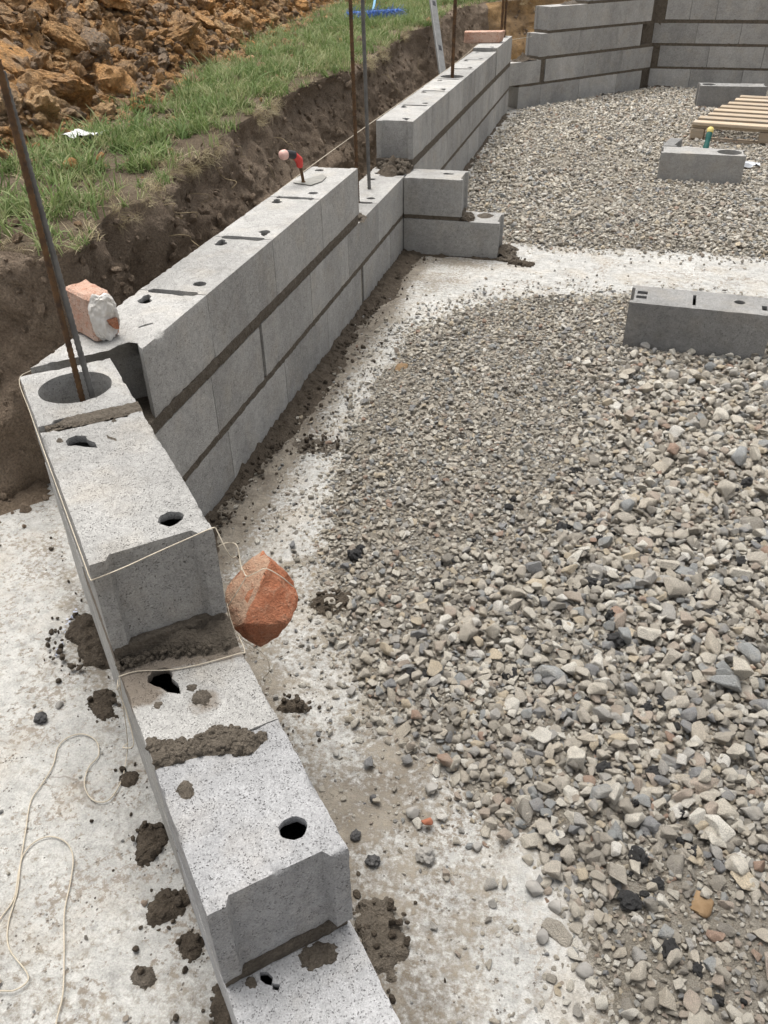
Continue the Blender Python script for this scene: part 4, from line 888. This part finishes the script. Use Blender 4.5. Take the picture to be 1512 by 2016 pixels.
# ---- level leaning on the bank
p0 = np.array([-.30, 5.20, .30]); p1 = np.array([-.635, 6.20, .965]); ax = p1 - p0; Lv = np.linalg.norm(ax)
lv = empty('spirit_level', tuple(p0), 'long aluminium spirit level leaning against the bank behind the wall', 'level')
zq = Vector(ax).to_track_quat('Z', 'Y'); lv.rotation_mode = 'QUATERNION'; lv.rotation_quaternion = zq @ Matrix.Rotation(rad(25), 4, 'Z').to_quaternion()
bm = box_bm(.062, .026, Lv, .003); bmesh.ops.translate(bm, verts=bm.verts[:], vec=(0, 0, Lv / 2)); link('body', bm_mesh('body', bm, M['alu']), lv)
for zf in (.24, .5, .93):
    bm = box_bm(.036, .030, .06, .004); bmesh.ops.translate(bm, verts=bm.verts[:], vec=(0, 0, Lv * zf)); link('vial', bm_mesh('vial', bm, M['yellow'] if zf < .3 else M['black_grip']), lv)
bm = box_bm(.066, .029, .015, .003); bmesh.ops.translate(bm, verts=bm.verts[:], vec=(0, 0, Lv)); link('end_cap', bm_mesh('end_cap', bm, M['steel']), lv)

# ---- broom
br = empty('broom', (-1.20, 6.40, .765), 'blue broom with wide bristle head lying on the grass', 'broom'); br.rotation_euler = (rad(-12), 0, math.atan2(.42, .38))
hw_ = .29
bm = box_bm(hw_ * 2, .07, .06, .012); bmesh.ops.translate(bm, verts=bm.verts[:], vec=(0, .012, .062)); link('head', bm_mesh('head', bm, M['blue_bristle']), br)
rng = np.random.default_rng(4); V = []; F = []
for k in range(1500):
    x = rng.uniform(-hw_, hw_); y = rng.uniform(-.03, .035); a = np.array([x, y, rng.uniform(.04, .095)]); b = a + np.array([rng.normal(0, .014), -.060 + rng.normal(0, .015), -.030 + rng.normal(0, .03)]); n0 = len(V)
    wv = np.array([.0022, 0, 0]); V += [a - wv, a + wv, b + wv * .8, b - wv * .8]; F.append([n0, n0 + 1, n0 + 2, n0 + 3])
link('bristles', new_mesh('bristles', V, F, M['blue_bristle'], False), br)
V, F = tube([(0.0, .03, .075), (.20, .31, .14), (.83, 1.22, .36)], .0125, 10); link('pole', new_mesh('pole', V, F, M['blue_pole'], True, 60), br)

# ---- mortar droppings on the slab
DR = [(-.06, -.66, .045, .15, .030, rad(48), 'large dark mortar heap on the slab against the outer side of the near wall'),
      (.075, -.845, .034, .050, .022, rad(48), 'dark mortar lump below the hanging string end, beside the near wall'),
      (.226, -1.005, .020, .022, .014, 0, 'small dark mortar lump inside the loose string loop'),
      (.335, -1.125, .036, .052, .018, rad(40), 'large round dark mortar lump halfway along the outer foot of the near wall'),
      (.425, -1.235, .044, .030, .018, rad(60), 'ragged dark mortar lump beside the clean pale block, wider than its neighbour'),
      (.495, -1.285, .024, .032, .020, rad(40), 'compact dark mortar lump touching the foot below the clean pale block'),
      (.440, -1.352, .026, .022, .012, 0, 'flat grey mortar splash farthest from the near wall'),
      (.600, -1.375, .020, .055, .018, rad(42), 'dark mortar strip under the lowest block of the near wall'),
      (.492, -.745, .050, .020, .012, rad(8), 'narrow mortar smear on the footing between near wall and gravel'),
      (.466, -.395, .060, .045, .014, rad(30), 'brown mortar patch at the gravel edge beyond the hanging brick'),
      (.80, -1.19, .045, .085, .012, rad(50), 'broad mortar stain on the footing right of the lowest block'),
      (.62, 2.36, .075, .035, .018, rad(-8), 'dark mortar crumbs beyond the end of the return wall'),
      (-.002, -.56, .02, .02, .010, 0, 'small mortar crumb above the large dark heap'),
      (.19, .36, .05, .10, .006, rad(90), 'thin brown mortar smear in the middle of the footing beside the long wall')]
for k, (x, y, rx, ry, h, a, lab) in enumerate(DR):
    m = 'mortar_dry' if k in (6, 13) else 'mortar_mid' if k == 10 else 'mortar'
    o = splat('mortar_lump', x, y, rx * .88, ry * .88, h, 300 + k * 5, m, None, .0005, a, 1.8 if k in (9, 10, 11, 13) else 1.15); tag(o, lab, 'mortar', 'mortar dropped on the concrete footing')

# ---- single stones that can be pointed at
def stone(x, y, s, mat, label, seed, z=None, kind='hull', cat='stone'):
    bm = hull_stone(700 + seed, .7, 14) if kind == 'hull' else lump_ball(700 + seed, 3, .32, 4.5, .8)
    for v in bm.verts: v.co *= s
    o = link('stone' if kind == 'hull' else 'slag_lump', bm_mesh('stone', bm, M[mat], kind == 'hull', 38)); o.location = (x, y, s * .26 if z is None else z); o.rotation_euler = (0, 0, seed * 1.3)
    return tag(o, label, cat, 'single stones on the concrete footing')
for a in ((.332, .961, .075, 'brown_stone', 'brown cobble at the gravel edge beside the long wall', 1), (-.039, -.912, .030, 'slag', 'black slag lump on the slab left of the near wall', 2, None, 'slag'),
          (-.020, -.868, .026, 'grey_stone', 'small grey pebble just above the black slag lump on the left slab', 3), (.838, -.968, .032, 'red_stone', 'rounded brick-red pebble at the gravel edge', 4, .018),
          (.758, -1.066, .026, 'slag', 'black slag lump on the footing right of the round hole', 5, None, 'slag'), (.711, -1.022, .022, 'slag', 'smaller black slag lump nearest the clean pale block', 6, None, 'slag'),
          (.85, -1.033, .036, 'grey_stone', 'porous grey lump with a smaller stone touching it', 7, None, 'slag'), (.604, -.676, .032, 'grey_stone', 'blue-grey stone on the stained footing below the hanging brick', 8),
          (.62, -.848, .020, 'grey_stone', 'small oval grey pebble beside the mortar smear', 9), (.939, -.99, .028, 'grey_stone', 'flat grey chip alone on the bright footing', 10),
          (.832, -.89, .040, 'grey_stone', 'upper pale stone of the pair on the footing edge', 11), (1.05, -1.05, .042, 'grey_stone', 'pale stone at the top of the short row on wet cement', 12),
          (1.092, -1.075, .040, 'grey_stone', 'angular grey stone beside the pale one on wet cement', 13), (1.07, -1.13, .036, 'grey_stone', 'brownish stone lowest in the short row on wet cement', 14),
          (1.146, -1.17, .040, 'grey_stone', 'pale wedge stone near the bottom edge of the footing', 15), (.723, -.935, .022, 'slag', 'dark stone chip beside the two pale footing stones', 16),
          (.804, -.95, .040, 'grey_stone', 'flat grey stone next to the brick-red pebble', 17), (1.334, -1.013, .062, 'brown_stone', 'large yellowish brown flat stone in the lower right gravel', 18)): stone(*a)

# blue chalk flecks
rng = np.random.default_rng(12); V = []; F = []
a, b = np.array([-.190, -.665]), np.array([-.065, -.59])
a, b = np.array([-.115, -.735]), np.array([-.165, -.575])
for k in range(40):
    p = a + (b - a) * rng.uniform() + rng.normal(0, .004, 2); s_ = rng.uniform(.001, .0042); n0 = len(V)
    for q in range(5):
        an = q / 5 * 6.283 + rng.uniform(); V.append((p[0] + s_ * math.cos(an), p[1] + s_ * math.sin(an), .0035))
    F.append([n0 + q for q in range(5)])
link('chalk_mark', new_mesh('chalk_mark', V, F, M['blue_chalk'], False), slab)

# ================================================================== MASSES
rng = np.random.default_rng(7)
# keep-out: walls and loose blocks
def blocked(x, y):
    t, n = tn(x, y)
    b = (n > -.205) & (n < .012) & (t > -.78) & (t < .76)
    b |= (x > -.21) & (x < .012) & (y > -.5) & (y < 6.85)
    b |= (x > 0) & (x < .52) & (y > 2.395) & (y < 2.61)
    for (cx, cy, a, lx, ly) in ((1.163, 1.375, rad(-3.5), .535, .2), (1.343, 4.225, rad(-2.5), .535, .2), (1.752, 7.17, rad(2), .60, .2)):
        u = (x - cx) * math.cos(a) + (y - cy) * math.sin(a); v = -(x - cx) * math.sin(a) + (y - cy) * math.cos(a); b |= (u > .0) & (u < lx) & (v > .0) & (v < ly)
    d = (x - .021) * -.7697 + (y - 6.883) * .6384; b |= (d > -.012) & (x > -.1) & (x < 1.45)
    b |= (y > 8.5)
    return b
def jitter(cell, x0, x1, y0, y1):
    X, Y = np.meshgrid(np.arange(x0, x1, cell), np.arange(y0, y1, cell), indexing='ij'); X = X + rng.uniform(-.5, .5, X.shape) * cell; Y = Y + rng.uniform(-.5, .5, Y.shape) * cell
    return X.ravel(), Y.ravel()
PX, PY, PS, PZ = [], [], [], []
for (s, cell, lo, hi, y1) in ((.056, .062, .80, 1.25, 2.1), (.043, .044, .55, 1.05, 8.5), (.032, .0285, .30, .85, 8.5), (.0235, .0205, -.1, .5, 8.5), (.016, .0150, -.6, .2, 3.4), (.0105, .0108, -1.2, .2, 2.3)):
    x, y = jitter(cell, .0, 3.6 if s > .02 else 2.7, -2.1, y1)
    ed = gravel_sdf(x, y)
    vis = in_frame(P3(x, y), 700); x, y, ed = x[vis], y[vis], ed[vis]
    c = coarse(x, y); p = sstep(lo, hi, c) if s > .03 else np.ones_like(c) * (.78 if s > .02 else .72)
    p = np.where(ed > .02, p, p * np.exp(-np.clip(.02 - ed, 0, 9) / ((.046 if s > .02 else .075))))
    # bare patches of fines in the lower right, rolled strip near the middle
    bare = sstep(.25, .6, fbm(P3(x, y) * 3.0, 3, 131) + .62 * sstep(-.82, -1.25, y)) ; p = p * (1 - .75 * bare * (s > .02))
    u_ = sstep(-.02, .2, x * 0 + ed)
    k = (rng.uniform(size=x.shape) < p) & ~blocked(x, y); x, y = x[k], y[k]
    ss = s * np.clip(rng.lognormal(0, .24, x.shape), .5, 1.45)
    PX.append(x); PY.append(y); PS.append(ss); PZ.append(np.maximum(gravel_h(x, y), -.001) + ss * (rng.uniform(.02, .42, x.shape) + .25 * (rng.uniform(size=x.shape) < .12)) * (.7 if s < .02 else 1))
# sprinkle of small stones over all the concrete
x, y = jitter(.040, -1.3, 2.6, -1.6, 2.9); t, n = tn(x, y); k = (rng.uniform(size=x.shape) < np.where(n > 0, .22, .08) * np.where(y > 1.9, .35, 1)) & ~blocked(x, y) & (gravel_sdf(x, y) < .0) & in_frame(P3(x, y), 150) & ((x > .01) | (n < -.21))
PX.append(x[k]); PY.append(y[k]); ss = rng.lognormal(math.log(.0075), .5, k.sum()); PS.append(np.clip(ss, .004, .022)); PZ.append(np.clip(ss, .004, .022) * .25)
PX, PY, PS, PZ = map(np.concatenate, (PX, PY, PS, PZ))
Q = np.stack([PX, PY, PZ], -1); sx, sy, dep = project(Q); size_px = PS / dep; vis = in_frame(Q, 0)
rank = np.where(vis & (gravel_sdf(PX, PY) > -.02), size_px, 0); order = np.argsort(-rank); top, rest = order[:290], order[290:]
SCL = PS[:, None] * np.stack([rng.uniform(.8, 1.3, PS.shape), rng.uniform(.8, 1.15, PS.shape), rng.uniform(.75, 1.15, PS.shape)], -1)
ROT = np.stack([rng.normal(0, .35, PS.shape), rng.normal(0, .35, PS.shape), rng.uniform(0, 6.283, PS.shape)], -1); VID = rng.integers(0, len(STONES), PS.shape)
for i in top:
    o = link('stone', STONES[int(VID[i])], bed); o.location = Q[i]; o.rotation_euler = ROT[i]; o.scale = SCL[i]
scatter('gravel', Q[rest], SCL[rest], ROT[rest], VID[rest], variants('gravel_stone', STONES))['label'] = 'grey and buff crushed stone'
# black slag in loose clusters
cl = [(.72, -.34, .05, 5), (.92, -.28, .07, 8), (1.11, -.2, .05, 5), (1.05, .05, .06, 6), (1.21, .14, .07, 8), (.76, -.6, .05, 5), (1.01, -.55, .07, 8), (1.14, 0, .05, 5), (.79, -.13, .05, 4), (.85, .16, .04, 3), (1.48, .42, .1, 8), (1.32, -.54, .08, 9), (.48, -.2, .04, 4), (1.48, .08, .1, 9),
      (1.30, -.85, .09, 8), (1.25, -1.0, .06, 6), (1.36, -1.12, .06, 7), (1.15, -.75, .06, 5), (1.25, -.3, .08, 8), (1.42, -.25, .08, 8), (1.0, .35, .08, 3), (1.35, .7, .1, 6), (1.5, 1.0, .1, 6), (1.1, 3.2, .2, 3), (1.6, 3.4, .25, 4)]
x = []; y = []
for cx, cy, r, n in cl: x += list(rng.normal(cx, r * .7, n)); y += list(rng.normal(cy, r * .6, n))
x = np.array(x); y = np.array(y); k = ~blocked(x, y); x, y = x[k], y[k]; ss = .018 * rng.lognormal(0, .42, x.shape); Q = np.stack([x, y, np.maximum(gravel_h(x, y), 0) + ss * .22], -1)
scatter('slag_gravel', Q, ss[:, None] * np.ones(3), rng.uniform(0, 6.28, (len(x), 3)), rng.integers(0, 4, len(x)), variants('slag_piece', SLAGS))['label'] = 'black slag among the gravel'

# crumbs of mortar round the droppings and along the wall feet
x, y = jitter(.011, -.6, 1.2, -1.5, 2.5); t, n = tn(x, y); d = np.full(x.shape, 9.)
for q in DR: d = np.minimum(d, np.hypot(x - q[0], y - q[1]) - .75 * max(q[2], q[3]))
pm = .16 * np.exp(-np.clip(d, 0, 9) / .022) + np.where((x > 0) & (y > -.3), .24 * np.exp(-np.abs(x - .06) / .055), 0) + np.where((n < -.2) & (y < -.3), .14 * np.exp(-(-.2 - n) / .035), 0) + np.where((n > 0) & (t > -.3) & (y < .1), .05 * np.exp(-n / .10), 0)
pm = pm * .7; ins_ = (d < -.004) | ((x > 0) & (x < .075) & (y > -.3)); pm = np.where(ins_, .30, pm)
k = (rng.uniform(size=x.shape) < pm) & ~blocked(x, y) & ((x > .01) | (n < -.21)) & in_frame(P3(x, y), 60); x, y, ins_ = x[k], y[k], ins_[k]; ss = np.clip(rng.lognormal(math.log(.0062), .55, len(x)), .003, .02) * np.where(ins_, 1.45, 1); ss = np.minimum(ss, .017)
zb = np.where(ins_, .009, 0)
MC_ = [bm_mesh('mortar_crumb', lump_ball(450 + i, 2, .28, 2.6, .7), M['mortar'], True, 40) for i in range(5)]
scatter('mortar_crumbs', np.stack([x, y, ss * .25 + zb], -1), ss[:, None] * rng.uniform(.7, 1.4, (len(ss), 3)), rng.uniform(0, 6.28, (len(ss), 3)), rng.integers(0, 5, len(ss)), variants('mortar_crumb', MC_))['label'] = 'crumbs of dark mortar dropped beside the walls'
CL = []
for t0, t1, n0, n1, f, z0 in ((.15, .33, .004, .17, strip_e, C2[1]),):
    for _ in range(900):
        a_, b_ = rng.uniform(t0, t1), rng.uniform(n0, n1); h_ = float(f(np.array([a_]), np.array([b_]))[0])
        if h_ > .001: CL.append((*(BO + UB * a_ + NB * b_), z0 + h_ * .8, rng.uniform(.005, .014)))
for _ in range(160):
    b_ = rng.uniform(.0, .195); a_ = rng.uniform(.0, .012 + .036 * float(sstep(.05, .16, np.array(b_)))); CL.append((*(BO + UB * a_ + NB * b_), C2[1] + .012 * rng.uniform(.2, 1.4), rng.uniform(.005, .013)))
for cx_, cy_, rx_, ry_, h_, z_ in ((-.10, 1.63, .10, .06, .045, C2[1]), (-.06, 2.53, .085, .10, .05, C2[1]), (-.13, 2.60, .06, .06, .04, C2[1]), (.328, 2.46, .035, .05, .026, C1[1]), (.56, 2.42, .06, .05, .012, .0), (.56, 2.50, .03, .08, .035, .0)):
    for _ in range(70):
        a_, r_ = rng.uniform(0, 6.28), rng.uniform(0, 1) ** .5; CL.append((cx_ + rx_ * r_ * math.cos(a_), cy_ + ry_ * r_ * math.sin(a_), z_ + h_ * (1 - .75 * r_), rng.uniform(.010, .028)))
CL = np.array(CL); MC2 = [bm_mesh('mortar_clump', lump_ball(470 + i, 2, .28, 2.6, .7), M['mortar_mid'], True, 40) for i in range(5)]
scatter('mortar_clumps', CL[:, :3], CL[:, 3:] * rng.uniform(.7, 1.4, (len(CL), 3)), rng.uniform(0, 6.28, (len(CL), 3)), rng.integers(0, 5, len(CL)), variants('mortar_clump', MC2))['label'] = 'clumps of fresh mortar on the blocks'
for k, (x_, y_, rx_, ry_) in enumerate(((1.32, 3.04, .20, .07), (.52, 3.05, .10, .06), (1.15, 2.92, .10, .05), (1.7, 3.15, .14, .06))): splat('clay_patch', x_, y_, rx_, ry_, 0.012, 600 + k * 4, 'topsoil', bed, .012, 0, 1.8)
# roots hanging out of the bank
V = []; F = []
for k in range(34):
    i = int(rng.integers(0, len(ex))); 
    if not in_frame(P3(np.array([ex[i]]), np.array([ey[i]]), .6), 0)[0]: continue
    p = np.array([ex[i], ey[i], gz(ex[i], ey[i]) - rng.uniform(.02, .25)]); o_ = np.array([ux[i], uy[i], 0]); q = [p - o_ * .03, p + o_ * rng.uniform(.03, .07)]
    for _ in range(4): q.append(q[-1] + np.array([rng.normal(0, .02), rng.normal(0, .03), -rng.uniform(.0, .05)]) + o_ * rng.uniform(-.005, .02))
    v_, f_ = tube(spline(q, 4), rng.uniform(.0008, .0019), 5); F += [[j + sum(len(a_) for a_ in V) for j in g_] for g_ in f_]; V.append(v_)
tag(link('roots', new_mesh('roots', np.concatenate(V), F, M['root'])), 'thin pale roots hanging out of the cut bank', kind='stuff')
# clay clods on the heap
big = [(-1.62, 1.75, .27, 0), (-1.95, 2.2, .26, 1), (-1.45, 1.55, .20, 2), (-1.75, 2.75, .28, 3), (-1.35, 1.42, .24, 4), (-2.2, 1.75, .30, 5), (-2.4, 2.6, .32, 6), (-1.62, 2.35, .26, 7), (-1.60, 3.3, .26, 8), (-1.68, 3.6, .28, 9), (-2.0, 3.2, .30, 10), (-2.4, 3.6, .30, 11), (-2.6, 4.8, .36, 12), (-2.0, 4.4, .35, 13), (-1.85, 4.75, .28, 0), (-2.1, 5.4, .38, 4)]
PX, PY, PS = [np.array([b[0] for b in big])], [np.array([b[1] for b in big])], [np.array([b[2] for b in big])]
for s, cell, pr in ((.20, .24, .30), (.13, .13, .55), (.085, .078, .70), (.055, .050, .75), (.034, .034, .72), (.022, .028, .6)):
    x, y = jitter(cell, -7, -1.0, .7, 13); d = heap_d(x, y); v = in_frame(np.stack([x, y, heap_h(x, y, d)], -1), 220)
    k = v & (rng.uniform(size=x.shape) < pr * np.where(d > .04 + s * .4, 1, np.where(s < .1, np.exp(-np.clip(.05 - d, 0, 9) / .09), 0))); PX.append(x[k]); PY.append(y[k]); PS.append(s * rng.lognormal(0, .25, k.sum()))
PX, PY, PS = map(np.concatenate, (PX, PY, PS)); PZ = np.maximum(heap_h(PX, PY), gz(PX, PY)) + PS * rng.uniform(-.02, .22, PS.shape) + np.where(PS < .1, .012, 0); Q = np.stack([PX, PY, PZ], -1); sx, sy, dep = project(Q)
rank = np.where(in_frame(Q, 0), PS / dep, 0); order = np.argsort(-rank); top, rest = order[:290], order[290:]
SCL = PS[:, None] * np.stack([rng.uniform(.85, 1.45, PS.shape), rng.uniform(.8, 1.1, PS.shape), rng.uniform(.6, 1.1, PS.shape)], -1); ROT = np.stack([rng.normal(0, .45, PS.shape), rng.normal(.25, .45, PS.shape), rng.uniform(0, 6.283, PS.shape)], -1); VID = rng.integers(0, len(CLODS), PS.shape)
for i in top:
    o = link('clod', CLODS[int(VID[i])], heap); o.location = Q[i]; o.rotation_euler = ROT[i]; o.scale = SCL[i]
cc = variants('clay_clod', CLODS)
scatter('clay_rubble', Q[rest], SCL[rest], ROT[rest], VID[rest], cc)['label'] = 'orange and brown clay rubble of the heap'
# crumbs of soil on bank, turf edge and trench
x, y = jitter(.05, -1.6, -.2, -.6, 9); d = dist_line(x, y, [tuple(p) for p in B_[::4]]); k = (d < .22) & (rng.uniform(size=x.shape) < .5) & ~blocked(x, y) & (tn(x, y)[1] < -.21) & ~((x > -.21) & (y > -.45)); ss = np.clip(rng.lognormal(math.log(.021), .45, k.sum()), .006, .045)
CR_ = [bm_mesh('crumb', lump_ball(400 + i, 2, .22, 2.2, .75, True), M['bank'], True, 30) for i in range(6)]
Q = np.stack([x[k], y[k], np.maximum(trench(x[k], y[k]), 0) + ss * .2], -1)
me_b = bank.data; ctr = np.array([p.center[:] for p in me_b.polygons]); nor = np.array([p.normal[:] for p in me_b.polygons]); w_ = in_frame(ctr, 200) & (ctr[:, 2] > .03); ids = np.where(w_)[0]; ids = rng.choice(ids, 4200)
ss2 = rng.lognormal(math.log(.014), .6, len(ids)); Q2 = ctr[ids] + nor[ids] * ss2[:, None] * .12 * np.where(nor[ids, 2:3] < -.2, -1, 1) + rng.normal(0, .008, (len(ids), 3))
tx, ty = jitter(.06, -1.6, -.4, 0, 9); hd = heap_d(tx, ty); kk = (rng.uniform(size=tx.shape) < .10 + .5 * np.exp(-np.abs(hd) / .1)) & (hd < .1) & (sdf_poly(tx, ty, [tuple(p) for p in np.stack([ex, ey], -1)[::3]] + [(6.5, 20), (-20, 20), (-20, -.3)]) > .03)
ss3 = rng.lognormal(math.log(.022), .5, kk.sum()); Q3 = np.stack([tx[kk], ty[kk], gz(tx[kk], ty[kk]) + ss3 * .3], -1)
QA = np.concatenate([Q, Q2]); SA = np.concatenate([ss, ss2])
scatter('soil_crumbs', QA, SA[:, None] * rng.uniform(.7, 1.3, (len(SA), 3)), rng.uniform(0, 6.28, (len(SA), 3)), rng.integers(0, 6, len(SA)), variants('soil_crumb', CR_))['label'] = 'dark soil crumbs on the bank and trench floor'
scatter('clay_crumbs', Q3, ss3[:, None] * rng.uniform(.7, 1.3, (len(ss3), 3)), rng.uniform(0, 6.28, (len(ss3), 3)), rng.integers(0, len(CLODS), len(ss3)), cc)['label'] = 'small clay crumbs fallen on the turf'

# grass
def tuft(seed, n, h, spread, lean, mat, wd=.0026):
    r = np.random.default_rng(seed); V = []; F = []
    for _ in range(n):
        b = np.array([*r.normal(0, spread * .5, 2), 0]); a = r.uniform(0, 6.283); dr = np.array([math.cos(a), math.sin(a), 0]); hh = h * r.uniform(.5, 1.15); ln = lean * r.uniform(.3, 1.4); sd = np.array([-dr[1], dr[0], 0]); n0 = len(V); w0 = wd * r.uniform(.7, 1.3)
        for f, ww in ((0, 1), (.4, .95), (.75, .65), (1, .08)):
            c = b + dr * hh * ln * f ** 1.8 + np.array([0, 0, hh * (f - .42 * ln * f * f)]); V += [c - sd * w0 * ww, c + sd * w0 * ww]
        for q in range(3): F.append([n0 + 2 * q, n0 + 2 * q + 1, n0 + 2 * q + 3, n0 + 2 * q + 2])
    return new_mesh('grass_tuft', V, F, M[mat])
TUFTS = [tuft(i, 15, .070, .035, .8, 'grass') for i in range(6)] + [tuft(20 + i, 9, .13, .03, .8, 'grass', .0030) for i in range(2)] + [tuft(40 + i, 12, .06, .035, 1.3, 'straw', .0013) for i in range(3)]
edge_poly = [tuple(p) for p in np.stack([ex, ey], -1)[::3]] + [(6.5, 30), (-30, 30), (-30, -.3)]
x, y = jitter(.027, -2.6, -.35, -.1, 10.5); v = in_frame(P3(x, y, .75), 120); x, y = x[v], y[v]
de = sdf_poly(x, y, edge_poly); hd = heap_d(x, y); dens = sstep(-.25, .45, fbm(P3(x, y) * 4.6, 4, 141) + .14) * sstep(.16, -.10, hd + .05 * fbm(P3(x, y) * 9, 2, 142)) * np.where(de > .10, 1, .55)
dens = dens * (1 - .85 * np.exp(-((x + .72) / .10) ** 2 - ((y - .62) / .16) ** 2)) * (1 - .7 * np.exp(-((x + .55) / .10) ** 2 - ((y - .22) / .10) ** 2))
k = (de > -.012) & (rng.uniform(size=x.shape) < dens); x, y, de, hd = x[k], y[k], de[k], hd[k]
straw = rng.uniform(size=x.shape) < np.where(de < .07, .55, .24); vid = np.where(straw, rng.integers(8, 11, x.shape), np.where(rng.uniform(size=x.shape) < .2, rng.integers(6, 8, x.shape), rng.integers(0, 6, x.shape)))
Q = np.stack([x, y, gz(x, y) - .006 + .022 * fbm(P3(x, y) * 3, 3, 91) * sstep(0, .12, de)], -1); sc_ = rng.uniform(.55, 1.25, x.shape) * np.where(de < .08, .8, 1)
scatter('grass', Q, sc_[:, None] * np.ones(3), np.stack([rng.normal(0, .2, x.shape), rng.normal(0, .2, x.shape), rng.uniform(0, 6.28, x.shape)], -1), vid, variants('grass_tuft', TUFTS))['label'] = 'short rough grass on the strip along the pit edge'
# straw and roots hanging over the lip
HT = [tuft(60 + i, 12, .085, .03, 1.2, 'straw', .0011) for i in range(4)]
n = 1500; cl_ = np.where(fbm(P3(ex * 5, ey * 5), 3, 171) > .08)[0]; ii = cl_[rng.integers(0, len(cl_), 420)]; n = 420; x = ex[ii] + rng.normal(0, .012, n); y = ey[ii] + rng.normal(0, .012, n); k = in_frame(P3(x, y, .72), 100); x, y, ii = x[k], y[k], ii[k]
ang = np.arctan2(-oy[ii], -ox[ii]); m = len(x)
scatter('hanging_straw', np.stack([x, y, gz(x, y) - rng.uniform(.0, .05, m)], -1), rng.uniform(.3, .8, m)[:, None] * np.ones(3), np.stack([0 * ang, rng.uniform(1.0, 2.2, m), ang + rng.normal(0, .5, m)], -1), rng.integers(0, 4, m), variants('straw_tuft', HT))['label'] = 'dead grass and roots hanging over the pit edge'
for o in list(COL.objects):
    o.select_set(False)
